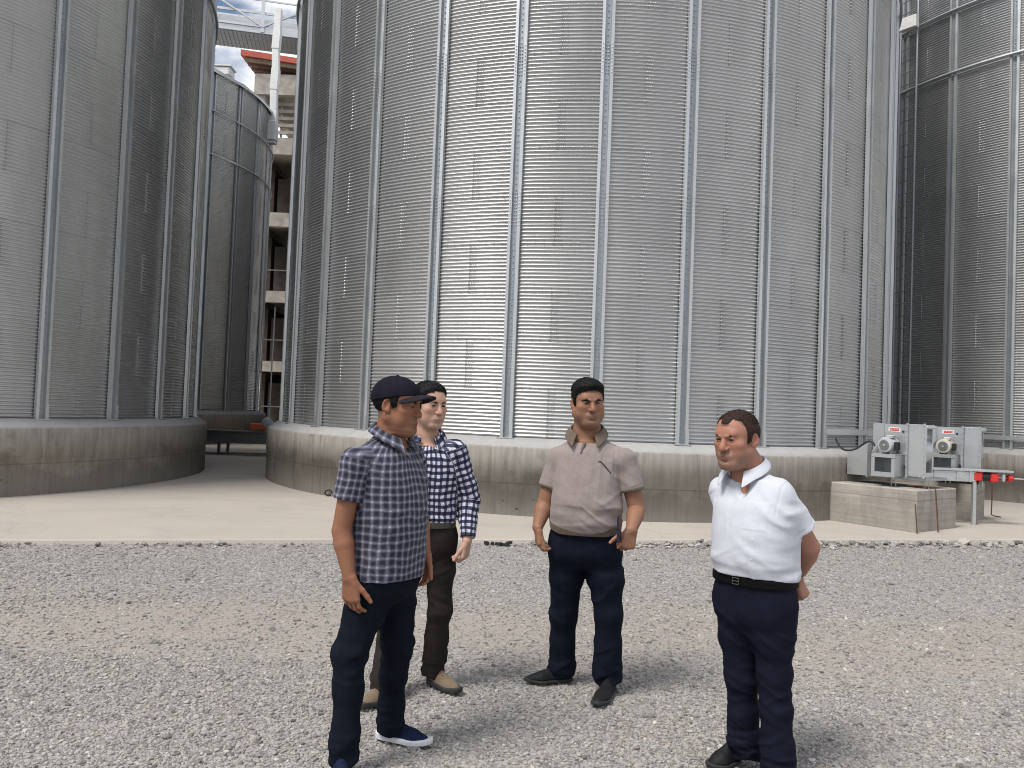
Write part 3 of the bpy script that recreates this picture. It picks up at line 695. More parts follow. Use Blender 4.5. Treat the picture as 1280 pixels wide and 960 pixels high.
# ================================================================== SIGNED DISTANCE MODELLING (bodies and clothes)
def nrm(v): v = np.asarray(v, float); return v/np.linalg.norm(v)
def smin(a, b, k):
    if k <= 0: return np.minimum(a, b)
    h = np.clip(.5+.5*(b-a)/k, 0, 1); return b+(a-b)*h-k*h*(1-h)
def smax(a, b, k): return -smin(-a, -b, k)
class Prim:
    __slots__ = ('fn', 'c', 'r', 'op', 'k')
    def __init__(s, fn, c, r, op='u', k=.0): s.fn = fn; s.c = np.asarray(c, np.float32); s.r = r; s.op = op; s.k = k
def cone(a, b, ra, rb, op='u', k=.02):
    a = np.asarray(a, np.float32); b = np.asarray(b, np.float32); ba = b-a; L2 = float(ba@ba); L = math.sqrt(L2)
    rr = ra-rb; sl = math.sqrt(max(1-(rr/L)**2, 1e-4))
    def fn(P):
        d = P-a; t = np.clip((d@ba)/L2, 0, 1); e = d-t[..., None]*ba
        return np.sqrt((e*e).sum(-1))-(ra+rr*-1*t)
    return Prim(fn, (a+b)/2, L/2+max(ra, rb), op, k)
def chain(pts, rs, op='u', k=.02, k0=None):
    return [cone(pts[i], pts[i+1], rs[i], rs[i+1], op, (k0 if (i == 0 and k0 is not None) else k)) for i in range(len(pts)-1)]
def ell(c, rad, M=None, op='u', k=.02):
    c = np.asarray(c, np.float32); rad = np.asarray(rad, np.float32); Mi = None if M is None else np.asarray(M, np.float32)
    def fn(P):
        d = P-c
        if Mi is not None: d = d@Mi
        e = d/rad; k0 = np.sqrt((e*e).sum(-1)); k1 = np.sqrt(((e/rad)**2).sum(-1))
        return np.where(k0 < .05, -rad.min(), k0*(k0-1)/np.maximum(k1, 1e-6))
    return Prim(fn, c, float(rad.max()), op, k)
def sph(c, r, op='u', k=.02):
    c = np.asarray(c, np.float32)
    def fn(P): d = P-c; return np.sqrt((d*d).sum(-1))-r
    return Prim(fn, c, r, op, k)
def half(p, n, op='i', k=.0, region=None):
    """keep the side the normal points away from"""
    p = np.asarray(p, np.float32); n = nrm(n).astype(np.float32)
    def fn(P): return (P-p)@n
    c, r = region if region is not None else (p, 50.)
    return Prim(fn, c, r, op, k)
def post(fn, c=(0, 0, 0), r=60., near=None):
    if near is None: return Prim(fn, c, r, 'p')
    def g(P, d):                      # only worth computing close to the surface
        m = np.abs(d) < near
        if not m.any(): return d
        d = d.copy(); d[m] = fn(P[m], d[m]); return d
    return Prim(g, c, r, 'p')
class Frame:
    """local frame -> world; M columns are the local axes"""
    def __init__(s, c, M, sc_=1.): s.c = np.asarray(c, float); s.M = np.asarray(M, float); s.s = sc_
    def p(s, *q): return s.c+s.M@(np.asarray(q, float)*s.s)
    def pts(s, L): return [s.p(*q) for q in L]
    def inv(s, P): return ((P-s.c.astype(np.float32))@s.M.astype(np.float32))/s.s
def sdf_eval(prims, P, cull=None):
    d = None
    for pr in prims:
        if pr.op == 'p': 
            if d is not None: d = pr.fn(P, d)
            continue
        if pr.op == 'u':
            e = pr.fn(P); d = e if d is None else smin(d, e, pr.k)
        elif d is None: continue
        elif pr.op == 's': d = smax(d, -pr.fn(P), pr.k)
        elif pr.op == 'i': d = smax(d, pr.fn(P), pr.k)
    return d
def mesh_sdf(prims, h, lo, hi, B=16, pad=.03):
    """sparse surface nets"""
    lo = np.asarray(lo, float); hi = np.asarray(hi, float); nb = np.ceil((hi-lo)/(h*B)).astype(int)
    N = nb*B+2; hd = h*B*.5*math.sqrt(3)
    cc = np.stack([pr.c for pr in prims]); rr = np.array([pr.r for pr in prims]); kk = np.array([pr.k for pr in prims])
    always = np.array([pr.op in 'pi' and pr.r > 40 for pr in prims]); isu = np.array([pr.op == 'u' for pr in prims])
    g = np.arange(B+2)*h; bx, by, bz = np.meshgrid(np.arange(B+2), np.arange(B+2), np.arange(B+2), indexing='ij')
    loc = np.stack([bx, by, bz], -1).astype(np.float32)*h
    lin = lambda I: (I[..., 0].astype(np.int64)*N[1]+I[..., 1])*N[2]+I[..., 2]
    ids = []; verts = []; E = []
    corner = [(a, b, c) for a in (0, 1) for b in (0, 1) for c in (0, 1)]
    edges = [(i, j) for i in range(8) for j in range(i+1, 8) if sum(abs(corner[i][k]-corner[j][k]) for k in range(3)) == 1]
    for ix in range(nb[0]):
        for iy in range(nb[1]):
            cz = np.stack([np.full(nb[2], lo[0]+(ix+.5)*B*h), np.full(nb[2], lo[1]+(iy+.5)*B*h), lo[2]+(np.arange(nb[2])+.5)*B*h], -1)
            dist = np.sqrt(((cz[:, None, :]-cc[None])**2).sum(-1))-rr[None]
            for iz in range(nb[2]):
                use = (dist[iz] < hd+pad+kk) | always
                if not (use & isu).any(): continue
                sub = [prims[k] for k in np.nonzero(use)[0]]
                d0 = sdf_eval(sub, cz[iz:iz+1].astype(np.float32))
                if abs(d0[0]) > hd*1.05+.012: continue
                org = np.array([ix, iy, iz])*B
                P = (lo+org*h).astype(np.float32)+loc
                D = sdf_eval(sub, P.reshape(-1, 3)).reshape(B+2, B+2, B+2)
                S = D < 0
                if S.all() or not S.any(): continue
                nC = B+1
                cs = np.zeros((nC, nC, nC), np.int8)
                for (a, b, c) in corner: cs += S[a:a+nC, b:b+nC, c:c+nC]
                act = (cs > 0) & (cs < 8); act[B] = act[:, B] = act[:, :, B] = False
                I = np.argwhere(act)
                if len(I):
                    acc = np.zeros((len(I), 3)); cnt = np.zeros(len(I))
                    dv = [D[I[:, 0]+a, I[:, 1]+b, I[:, 2]+c] for (a, b, c) in corner]
                    for (i, j) in edges:
                        a, b = dv[i], dv[j]; m = (a < 0) != (b < 0)
                        t = np.where(m, a/np.where(np.abs(a-b) < 1e-9, 1, a-b), 0)
                        ci, cj = np.array(corner[i]), np.array(corner[j])
                        acc += np.where(m[:, None], ci+(cj-ci)*t[:, None], 0); cnt += m
                    verts.append(lo+(org+I+acc/cnt[:, None])*h); ids.append(lin(I+org))
                for ax in range(3):
                    s0 = S[1:B+1, 1:B+1, 1:B+1]
                    sl = [slice(1, B+1)]*3; sl[ax] = slice(2, B+2); s1 = S[tuple(sl)]
                    J = np.argwhere(s0 != s1)+1
                    if not len(J): continue
                    flip = S[J[:, 0], J[:, 1], J[:, 2]]; G = J+org
                    u, v = [k for k in range(3) if k != ax]
                    du = np.zeros(3, int); du[u] = 1; dv_ = np.zeros(3, int); dv_[v] = 1
                    q = np.stack([lin(G), lin(G-du), lin(G-du-dv_), lin(G-dv_)], 1)
                    if ax == 1: flip = ~flip
                    q[flip] = q[flip][:, ::-1]; E.append(q)
    ids = np.concatenate(ids); verts = np.concatenate(verts); E = np.concatenate(E)
    o = np.argsort(ids); ids = ids[o]; verts = verts[o]
    k = np.searchsorted(ids, E); k = np.clip(k, 0, len(ids)-1); ok = (ids[k] == E).all(1)
    return verts, k[ok][:, ::-1]
def wave(P, A, seed, n=5, warp=.9):
    """smooth random field: P scaled by matrix A first"""
    q = np.random.RandomState(seed); X = P@np.asarray(A, np.float32); s = 0
    for k in range(n):
        d = nrm(q.randn(3)).astype(np.float32); f = q.uniform(.7, 1.9); p = q.rand()*6.28
        s = s+np.sin((X@d)*f+p+warp*np.sin((X@nrm(q.randn(3)).astype(np.float32))*f*.8+q.rand()*6.28))
    return s/n
def creases(P, A, seed, sharp=2.):
    w = wave(P, A, seed)+.45*wave(P, np.asarray(A)*1.9, seed+100); m = .5+.5*np.sin(3*wave(P, np.asarray(A)*.45, seed+200))
    return np.exp(-(w*sharp*1.6)**2)*m
def smooth01(x, a, b): t = np.clip((x-a)/(b-a), 0, 1); return t*t*(3-2*t)
# ================================================================== PEOPLE
def facing(deg):
    a = R(deg); return np.array([math.sin(a), -math.cos(a), 0.])      # 0 = towards the camera, + = to the right of the photo
def left_of(f): return np.array([-f[1], f[0], 0.])
def m_skin(name, base, stub, sss=.12):
    t = NT(name); a = t.attr('tone', 'Color'); o = t.geo(); n = t.noise(o, 45, 4); n2 = t.noise(o, 420, 2); n3 = t.noise(o, 9, 3)
    c = t.mix(t.mr(n, .3, .7, 0, .5), base, (base[0]*1.06, base[1]*.86, base[2]*.80)); c = t.mix(t.mr(n3, .3, .7, 0, .35), c, tuple(x*.86 for x in base))
    c = t.mix(t.math('MULTIPLY', t.math('SUBTRACT', 1., t.attr('tone', 'Alpha')), .38), c, (base[0]*1.12, base[1]*.72, base[2]*.66))
    sep = t.n('ShaderNodeSeparateColor'); t.l(a, sep.inputs[0])
    c = t.mix(sep.outputs[1], c, stub)                                       # beard shadow
    c = t.mix(t.math('MULTIPLY', sep.outputs[0], .8), c, (base[0]*.45, base[1]*.33, base[2]*.33))      # lips, nostrils
    c = t.mix(sep.outputs[2], c, (min(1, base[0]*1.25), min(1, base[1]*1.25), min(1, base[2]*1.35)))   # nails
    t.set(color=c, rough=.55, spec=.3, sss=sss); t.b.inputs['Subsurface Radius'].default_value = (.012, .005, .003); t.b.inputs['Subsurface Scale'].default_value = .5
    t.bump(t.math('ADD', n2, n), .14, .003); return t.m
def cloth_bump(t, extra=None, st=.25):
    o = t.geo(); n = t.noise(o, 700, 2); n2 = t.noise(o, 34, 4, .6); h = t.math('ADD', t.math('MULTIPLY', n, .3), n2); t.bump(h, st, .006)
def m_cloth(name, c, rough=.9, sheen=.15, mott=.12, fine=.1):
    t = NT(name); o = t.geo(); n = t.noise(o, 20, 5, .65); n2 = t.noise(t.scale(o, (300, 300, 900)), 1, 2)
    k = t.math('ADD', t.mr(n, .3, .7, 1-mott, 1+mott), t.mr(n2, .3, .7, -fine, fine))
    t.set(color=t.mix(1., c, k, 'MULTIPLY'), rough=rough, spec=.2 if max(c) > .1 else .08, sheen=sheen if max(c) > .1 else 0.); cloth_bump(t); return t.m
def m_plaid(name, kind):
    t = NT(name); f = t.attr('fab', 'Vector'); sep = t.n('ShaderNodeSeparateXYZ'); t.l(f, sep.inputs[0]); o = t.geo(); n = t.noise(o, 26, 4); wu = t.noise(o, 7, 3); wv = t.noise(t.vmath('ADD', o, (3.1, 1.7, 0)), 7, 3)
    u, v = t.math('ADD', sep.outputs[0], t.mr(wu, .25, .75, -.010, .010)), t.math('ADD', sep.outputs[1], t.mr(wv, .25, .75, -.010, .010))
    def stripe(x, per, a, b, soft=.04, off=0.):   # 1 inside [a, b] of the period
        q = t.math('FRACT', t.math('ADD', t.math('DIVIDE', x, per), off+50.)); return t.math('MULTIPLY', t.sstep(q, a-soft, a+soft), t.sstep(q, b+soft, b-soft))
    if kind == 1:
        per = .0345; dk, md, lt = (.022, .021, .036), (.118, .120, .165), (.31, .31, .38)
        bu, bv = stripe(u, per, .06, .58, .09), stripe(v, per, .06, .58, .09)
        c = t.mix(t.math('MULTIPLY', t.math('ADD', bu, bv), .5), md, dk)
        lu, lv = stripe(u, per, .70, .90, .05), stripe(v, per, .70, .90, .05)
        c = t.mix(t.math('MULTIPLY', lu, .20), c, lt); c = t.mix(t.math('MULTIPLY', lv, .20), c, lt)
        c = t.mix(t.math('MULTIPLY', t.math('MULTIPLY', lu, lv), .4), c, (.55, .55, .63))
    else:
        per = .037; dk, md, lt = (.010, .011, .030), (.075, .08, .14), (.60, .61, .68)
        bu, bv = stripe(u, per, .10, .56, .06), stripe(v, per, .10, .60, .06)
        c = t.mix(t.math('MAXIMUM', bu, bv), lt, md); c = t.mix(t.math('MULTIPLY', bu, bv), c, dk)
        th = t.math('MAXIMUM', stripe(u, per, .76, .82, .03), stripe(v, per, .78, .84, .03)); c = t.mix(t.math('MULTIPLY', th, .25), c, md)
        c = t.mix(t.math('MULTIPLY', bv, .5), c, dk)
    c = t.mix(1., c, t.mr(n, .3, .7, .9, 1.1), 'MULTIPLY')
    t.set(color=c, rough=.88, spec=.2, sheen=.1); cloth_bump(t); return t.m
def m_hair(name, c):
    t = NT(name); o = t.geo(); n = t.noise(t.scale(o, (260, 260, 70)), 1, 3, .6)
    t.set(color=t.mix(n, tuple(x*.55 for x in c), tuple(x*1.5 for x in c)), rough=.62, spec=.18); t.bump(n, .6, .004); return t.m
EYE = NT('eye'); _o = EYE.attr('iris'); EYE.set(color=EYE.mix(_o, (.55, .50, .46), (.012, .008, .006)), rough=.12)
SHOE_DK = m_cloth('black_leather', (.016, .016, .018), .5, 0.); SHOE_BLUE = m_cloth('navy_knit', (.012, .018, .045), .9); SHOE_TAN = m_cloth('tan_suede', (.17, .125, .085), .85)
SOLE_W = plain('white_sole', (.62, .63, .66), .6); SOLE_B = plain('black_sole', (.02, .02, .02), .7); LEATHER = m_cloth('black_belt', (.005, .005, .0055), .6); BUCKLE = plain('buckle', (.22, .21, .19), .35, .9)

def head_prims(hf, o):
    """o: options jaw (width), full (cheeks), slit"""
    p = hf.p; s = hf.s; M = hf.M; j = o.get('jaw', 1.); f = o.get('full', 0.); L = []
    E = lambda c, r, op='u', k=.02, MM=None: L.append(ell(p(*c), np.array(r)*s, M if MM is None else M@MM, op, k*s))
    C = lambda a, b, ra, rb, op='u', k=.015: L.append(cone(p(*a), p(*b), ra*s, rb*s, op, k*s))
    E((0, -.012, .034), (.0745, .097, .083)); E((0, .028, .028), (.066, .064, .072), k=.03)            # skull, forehead
    E((0, .028, -.045), (.058*j, .060, .070), k=.03)                                                # face block
    for sx in (-1, 1):
        C((sx*.053*j, -.004, -.050), (sx*.022, .066, -.098), .019+.006*f, .018+.003*f, k=.03)           # jaw
        E((sx*.043, .058, -.018), (.025+.004*f, .024, .021), k=.022)                                  # cheekbone
        E((sx*.040*j, .048, -.055), (.024+.006*f, .026, .030), k=.022)                                 # cheek
    E((0, .074, -.098), (.023, .019, .019), k=.02)                                                   # chin
    if f: E((0, .035, -.108), (.045, .045, .024*f+.006), k=.03)
    C((-.036, .080, .030), (.036, .080, .030), .0125, .0125, k=.018)                                  # brow ridge
    for sx in (-1, 1): E((sx*.031, .097, .006), (.0185, .017, .0125), 's', .010)                      # sockets
    for sx in (-1, 1): L.append(sph(p(sx*.0315, .0765, .006), .0152*s, 'u', .004*s))                   # lids
    nw = o.get('nose', 1.); C((0, .088, .016), (0, .105, -.022), .0085, .0108*nw, k=.012); C((0, .103, -.025), (0, .1075, -.031), .0125*nw, .0125*nw, k=.008)
    for sx in (-1, 1): E((sx*.0135*nw, .0965, -.034), (.0090*nw, .0105, .0085), k=.006)
    for sx in (-1, 1): E((sx*.007, .104, -.0425), (.0045, .006, .0035), 's', .003)
    for sx in (-1, 1): C((sx*.019, .094, -.040), (sx*.034, .078, -.066), .0035, .003, 's', .012)       # folds beside the mouth
    E((0, .078, -.064), (.032, .019, .019), k=.018)
    z = -.066
    for sx in (-1, 1): C((sx*.027, .080, z+.000), (sx*.005, .0945, z+.003), .0034, .0044, k=.009); C((sx*.025, .080, z-.006), (0, .0930, z-.0085), .0040, .0052, k=.009)
    [C((sx*.029, .083, z-.0045), (0, .0965, z-.002), .0022, .0024, 's', .0025) for sx in (-1, 1)]
    if o.get('frown'):
        for sx in (-1, 1): C((sx*.008, .094, .024), (sx*.0065, .092, .046), .0016, .0010, 's', .004); E((sx*.014, .0925, .020), (.012, .010, .0065), k=.008)
        C((-.03, .088, .060), (.03, .088, .060), .0014, .0014, 's', .005)
    E((0, .098, z-.021), (.02, .006, .005), 's', .008)
    w = o.get('slit', .0036)
    for sx in (-1, 1): E((sx*.0315, .091, .0045), (.0125, .012, w), 's', .002)
    for sx in (-1, 1):                                                                               # ears
        MM = np.array(Matrix.Rotation(sx*.42, 3, 'Z') @ Matrix.Rotation(-.18, 3, 'X'))
        E((sx*.079, -.012, .000), (.008, .019, .031), 'u', .006, MM); E((sx*.084, -.010, .004), (.006, .011, .019), 's', .005, MM)
        E((sx*.076, -.004, -.022), (.008, .010, .011), 'u', .006)
    return L
def hand_prims(W, d, t, n, s=1., curl=(.35, .45, .35), spread=.02, thumb=(.75, .6, .35), tcurl=.3, kw=.012):
    """W wrist, d towards the fingers, t thumb side, n palm side"""
    d = nrm(d); t = nrm(np.asarray(t)-d*np.dot(t, d)); n0 = np.cross(d, t); n = n0 if np.dot(n0, n) > 0 else -n0
    L = []; off = (.031, .0105, -.0105, -.030); ln = (.073, .081, .076, .060); kn = (.088, .092, .087, .079)
    for i in range(4):
        k = W+s*(d*kn[i]+t*off[i]*1.05)
        L.append(cone(W+s*(d*.004+t*off[i]*.62), k, .0165*s, .0135*s, 'u', kw*s))
    for i in range(4):
        k = W+s*(d*kn[i]+t*off[i]*1.05-n*.002); a = 0; p = k; dr = nrm(d+t*spread*(1.5-i)); r = (.0096, .0099, .0095, .0085)[i]
        for m, fr in enumerate((.46, .30, .25)):
            a += curl[m]*(1+.07*i); q = p+s*ln[i]*fr*(dr*math.cos(a)+n*math.sin(a))
            L.append(cone(p, q, r*s, r*.9*s, 'u', .0035*s)); p = q; r *= .9
        tips_.append((p, -(-dr*math.sin(a)+n*math.cos(a))))
    b = W+s*(d*.026+t*.024+n*.004); dr = nrm(d*thumb[0]+t*thumb[1]+n*thumb[2]); m1 = b+s*dr*.040; d2 = nrm(dr*math.cos(tcurl)+nrm(d*.9-t*.25+n*.3)*math.sin(tcurl)); m2 = m1+s*d2*.033; m3 = m2+s*nrm(d2+d*.1)*.024
    L += [cone(W+s*(d*.012+t*.012), b, .016*s, .0155*s, 'u', .01*s), cone(b, m1, .0155*s, .0125*s, 'u', .008*s), cone(m1, m2, .0118*s, .0108*s, 'u', .004*s), cone(m2, m3, .0108*s, .0088*s, 'u', .004*s)]
    tips_.append((m3, -n))
    return L
tips_ = []
def loft(base, l, f, rows, op='u', k=.03, grow=0., exp=2.5):
    """rows: z, half width, front depth, back depth, forward shift, sideways shift"""
    rows = sorted(rows); Z = np.array([r[0] for r in rows]); T = np.array([list(r[1:])+[0]*(6-len(r)) for r in rows], float)
    zz = np.linspace(Z[0], Z[-1], 160); G = np.stack([np.interp(zz, Z, T[:, i]) for i in range(5)], 1)
    for _ in range(60): G[1:-1] = (G[:-2]+2*G[1:-1]+G[2:])/4
    base = np.asarray(base, np.float32); l = l.astype(np.float32); f = f.astype(np.float32)
    def fn(P):
        d = P-base; x = d@l; y = d@f; z = P[..., 2]
        g = [np.interp(z, zz, G[:, i]) for i in range(5)]
        x = x-g[4]; y = y-g[3]; a = g[0]+grow; b = np.where(y > 0, g[1], g[2])+grow
        q = (np.abs(x/a)**exp+np.abs(y/b)**exp)**(1/exp)
        dd = (q-1)*np.minimum(a, b)*.92
        e = np.maximum(Z[0]-z, z-Z[-1]); return np.where(e > 0, np.sqrt(np.maximum(dd, 0)**2+e**2), np.maximum(dd, e))
    zc = (Z[0]+Z[-1])/2; P_ = Prim(fn, (base[0], base[1], zc), float(math.hypot((Z[-1]-Z[0])/2, T[:, 0].max()+.05)), op, k); return P_
def bounds(prims, pad=.03):
    lo = np.min([p.c-p.r for p in prims if p.op == 'u'], 0)-pad; hi = np.max([p.c+p.r for p in prims if p.op == 'u'], 0)+pad; return lo, hi
def sdf_obj(name, prims, h, mat, root, box=None, attrs=None, zmin=None):
    lo, hi = box if box is not None else bounds(prims)
    if zmin is not None: lo = np.array(lo, float); lo[2] = max(lo[2], zmin)
    V, Q = mesh_sdf(prims, h, lo, hi)
    me = np_mesh(name, V-np.array(root.location), Q, True)
    if attrs: attrs(me, V)
    return link(name, me, mat, root), V
def shoe(root, heel, toe, hgt, up_mat, sole_mat, w=.048, kind=0):
    heel = np.asarray(heel, float); toe = np.asarray(toe, float); f = nrm([toe[0]-heel[0], toe[1]-heel[1], 0]); Ln = np.linalg.norm((toe-heel)[:2]); x = np.array([-f[1], f[0], 0])
    fr = Frame((heel[0], heel[1], hgt), np.stack([x, f, [0, 0, 1]], 1)); k = Ln/.285
    a, b, c = fr.p(0, .040*k, 0), fr.p(.004, .190*k, 0), fr.p(.002, .252*k, 0); th = .026 if kind else .018
    def foot2(P, g):
        q = P.copy(); q[..., 2] = 0
        def c2(p0, p1, r0, r1):
            p0 = np.array([p0[0], p0[1], 0], np.float32); p1 = np.array([p1[0], p1[1], 0], np.float32); ba = p1-p0; d = q-p0; t = np.clip((d@ba)/(ba@ba), 0, 1); e = d-t[..., None]*ba
            return np.sqrt((e*e).sum(-1))-(r0+(r1-r0)*t)
        return smin(c2(a, b, .036+g, w+g), c2(b, c, w+g, .034+g), .02)
    def sole(P):
        z = P[..., 2]-hgt; yl = (P-heel.astype(np.float32))@f.astype(np.float32)
        lift = .012*np.clip((yl-.20*k)/(.08), 0, 1)**2; top = th+lift+(.010*np.clip(1-yl/.1, 0, 1) if kind else 0)
        e = np.maximum(lift*.9-z, z-top); d = foot2(P, .004 if kind else .002); return smax(d, e, .006)
    def upper(P):
        z = P[..., 2]-hgt; yl = (P-heel.astype(np.float32))@f.astype(np.float32)
        top = np.interp(yl, [-.02, .02, .07*k, .12*k, .17*k, .22*k, .26*k, .30*k], [.085, .105, .11, .092, .070, .058, .046, .02]).astype(np.float32)
        d2 = foot2(P, -.003); zz = np.clip(z/np.maximum(top, .02), 0, 1.2); d2 = d2+.030*zz**2.6
        return smax(d2, np.maximum(z-top, .012-z), .018)*.85
    ctr = fr.p(0, .14*k, .05); R_ = .22
    so = Prim(sole, ctr, R_); upp = Prim(upper, ctr, R_)
    lace = [cone(fr.p(-.018, (.10+.022*i)*k, .098-.011*i), fr.p(.018, (.10+.022*i)*k, .098-.011*i), .004, .004, 'u', .004) for i in range(4)] if kind == 2 else []
    box = (ctr-np.array([.19, .19, .07]), ctr+np.array([.19, .19, .10]))
    ob, _ = sdf_obj('shoe', [upp]+lace, .0036, up_mat, root, box)
    s2, _ = sdf_obj('sole', [so], .0036, sole_mat, root, box); s2.parent = ob
    return ob
def arm_dirs(a, b): return nrm(np.asarray(b)-np.asarray(a))
def collar(root, mat, ctr, l, f, rn, zt, leaf, open_, tilt=.25, thick=.0035, fabu=True, lift=.03, pointy=.022, S_out=.6):
    """shirt collar: folded strip around the neck; ctr on the neck axis at the fold height"""
    n = 64; rows = []; ph = np.linspace(open_, 2*math.pi-open_, n)
    for i, t in enumerate(ph):
        fr_ = (1+math.cos(t))/2; d = f*math.cos(t)+l*math.sin(t)
        zt_ = zt-.062*fr_**1.6+.012*(1-fr_); r = rn*(1+.14*fr_); c = ctr+f*(.014*fr_)
        lf = leaf*(1+.55*fr_**3)
        o = np.array([c[0], c[1], 0.])
        e = min(i, n-1-i)/n; pt = pointy*max(0, 1-e*14)
        dd = nrm(d+f*pt*0)
        rows.append([o+d*(r*.97)+np.array([0, 0, zt_-lift]), o+d*r+np.array([0, 0, zt_-.006]), o+d*(r+.004)+np.array([0, 0, zt_]), o+d*(r+.010)+np.array([0, 0, zt_-.008]),
                     o+d*(r+.013+lf*.30)+np.array([0, 0, zt_-lf*.52]), o+dd*(r+.012+lf*S_out*(.75+.35*fr_))+f*pt*.5+np.array([0, 0, zt_-lf*.98-pt])])
    V = np.array(rows).reshape(-1, 3); m = 6
    Q = np.array([(i*m+k, (i+1)*m+k, (i+1)*m+k+1, i*m+k+1) for i in range(n-1) for k in range(m-1)])
    me = np_mesh('collar', V-np.array(root.location), Q, True)
    u = np.repeat(ph*rn*1.3, m); v = np.tile([0, .03, .035, .043, .06, .08], n); add_attr(me, 'fab', 'FLOAT_VECTOR', 'POINT', np.stack([u, v, 0*u], 1))
    o = link('collar', me, mat, root)
    md = o.modifiers.new('s', 'SOLIDIFY'); md.thickness = thick; md.offset = 1; md = o.modifiers.new('sub', 'SUBSURF'); md.levels = md.render_levels = 1
    return o
def person(name_label, spec):
    S = spec; base = np.array(S['base'], float); f = facing(S['yaw']); l = left_of(f)
    root = empty('person', base, 0, name_label, 'person', None)
    hy, hp, hr = R(S['head_yaw']), R(S.get('head_pitch', 0)), R(S.get('head_roll', 0))
    hf_ = facing(S['head_yaw']); hl = left_of(hf_); upv = np.array([0, 0, 1.])
    fwd = hf_*math.cos(hp)-upv*math.sin(hp); upp = upv*math.cos(hp)+hf_*math.sin(hp)
    hl2 = hl*math.cos(hr)+upp*math.sin(hr); up2 = upp*math.cos(hr)-hl*math.sin(hr)
    hf = Frame(S['head'], np.stack([hl2, fwd, up2], 1), S['hs'])         # local x = the person's left
    A = S['arms']; g = S.get('arm_r', 1.); nz_ = S['neck'][2]
    rows = [r for r in S['torso'] if r[0] < nz_-.085]; _T = sorted(S['torso']); _z = [r[0] for r in _T]
    rows.append((nz_-.042,)+(float(np.interp(nz_-.05, _z, [r[1] for r in _T]))*.70, .085, .095))
    # ---------------------------------------------------------------- body: one skin surface
    tips_.clear(); sk = []
    sk.append(loft(base, l, f, [(S['waist_z']-.02,)+tuple(float(np.interp(S['waist_z']-.02, _z, [r[i] for r in _T]))*.85 for i in (1, 2, 3))]+[r for r in rows if r[0] > S['waist_z']+.02], 'u', .03, -.024))
    nb_ = np.array(S['neck']); top = hf.p(0, -.022, -.045)
    sk.append(cone(nb_, top, S.get('neck_r', .062), S.get('neck_r', .062)*.94, 'u', .03)); sk.append(cone(nb_-np.array([0, 0, .10]), nb_, .08, S.get('neck_r', .062), 'u', .04))
    for side in ('R', 'L'):
        a = A[side]; s_, e_, w_ = [np.array(x, float) for x in (a['sh'], a['el'], a['wr'])]
        m_ = e_+(w_-e_)*.3
        sk += [cone(nb_-np.array([0, 0, .09]), s_-np.array([0, 0, .012]), .036, .036, 'u', .03), cone(s_, e_, .048*g, .042*g, 'u', .02), cone(e_, m_, .0425*g, .0435*g, 'u', .006), cone(m_, w_, .0435*g, .0275*g, 'u', .006)]
        sk += hand_prims(w_, a['d'], a['t'], a['n'], a.get('s', 1.), a.get('curl', (.35, .45, .35)), a.get('spread', .03), a.get('thumb', (.75, .6, .35)), a.get('tcurl', .3))
    for lg in ('R', 'L'):
        q = S['legs'][lg]; j_ = [np.array(x, float) for x in q['j']]; j_[2] = j_[1]+(j_[2]-j_[1])*.85; sk += chain(j_, [.07, .05, .03], 'u', .02)
    sk += head_prims(hf, S.get('face', {}))
    hc, hi_ = hf, hf.c
    tips = list(tips_)
    def tone(me, V):
        q = hf.inv(V.astype(np.float32)); x, y, z = q[:, 0], q[:, 1], q[:, 2]; ax = np.abs(x)
        lip = .55*smooth01(1-np.sqrt((x/.028)**2+((z+.0695)/.0095)**2), 0, .35)*smooth01(y, .07, .08); lip = np.maximum(lip, np.exp(-((z+.068+.10*ax)/.0022)**2)*smooth01(.029-ax, 0, .004)*smooth01(y, .07, .08))
        nos = np.exp(-(((ax-.007)/.004)**2+((z+.043)/.004)**2))*smooth01(y, .085, .095)
        lid = np.exp(-(((ax-.0315)/.015)**2+((z-.0050)/.0060)**2))*smooth01(y, .07, .08)*.85
        bd = smooth01(-z-.25*(.06-np.abs(y-.06)).clip(-.06, .0)*0, .018, .085)*smooth01(y, -.025, .04)*smooth01(z, -.155, -.120)+.9*np.exp(-((z+.053)/.008)**2)*smooth01(.032-ax, 0, .012)*smooth01(y, .07, .08)
        bd = np.clip(bd, 0, 1)*(np.linalg.norm(q, axis=1) < .17)*S.get('stubble', .4)*(1-lip)
        H0 = S.get('hair', {}); zl = H0.get('zb', [(-.13, -.050), (-.05, -.050), (-.034, -.035), (-.024, .004), (.004, .018), (.010, -.022), (.026, -.020), (.036, .030), (.058, .056), (.075, .068), (.12, .076)])
        zb_ = np.interp(y, [a for a, _ in zl], [b for _, b in zl])+H0.get('recess', 0.)*smooth01(ax, .016, .030)*smooth01(y, .02, .05)*smooth01(.075-ax, -.012, .0)
        bd = np.maximum(bd, smooth01(z-zb_, -.016, .002)*.75*(z < .15)*(ax < .074)*(np.linalg.norm(q, axis=1) < .17))
        nail = np.zeros(len(V))
        for tp, up_ in tips:
            dd = V-tp; r = np.linalg.norm(dd-0*up_, axis=1); nail = np.maximum(nail, smooth01(dd@up_, .001, .004)*smooth01(.0115-r, 0, .003))
        add_attr(me, 'tone', 'FLOAT_COLOR', 'POINT', np.stack([np.clip(lip+nos+lid, 0, 1), bd, nail*.8, 1-.9*np.clip(np.exp(-((y-.105)**2+(z+.028)**2+x*x)/.0004)+.7*np.exp(-((ax-.045)**2+(z+.022)**2)/.0005)*(y > .04)+.8*smooth01(ax, .074, .082)*(np.abs(z) < .05), 0, 1)*(np.linalg.norm(q, axis=1) < .16)], 1))
    sdf_obj('body', sk, .0033, S['skin'], root, None, tone)
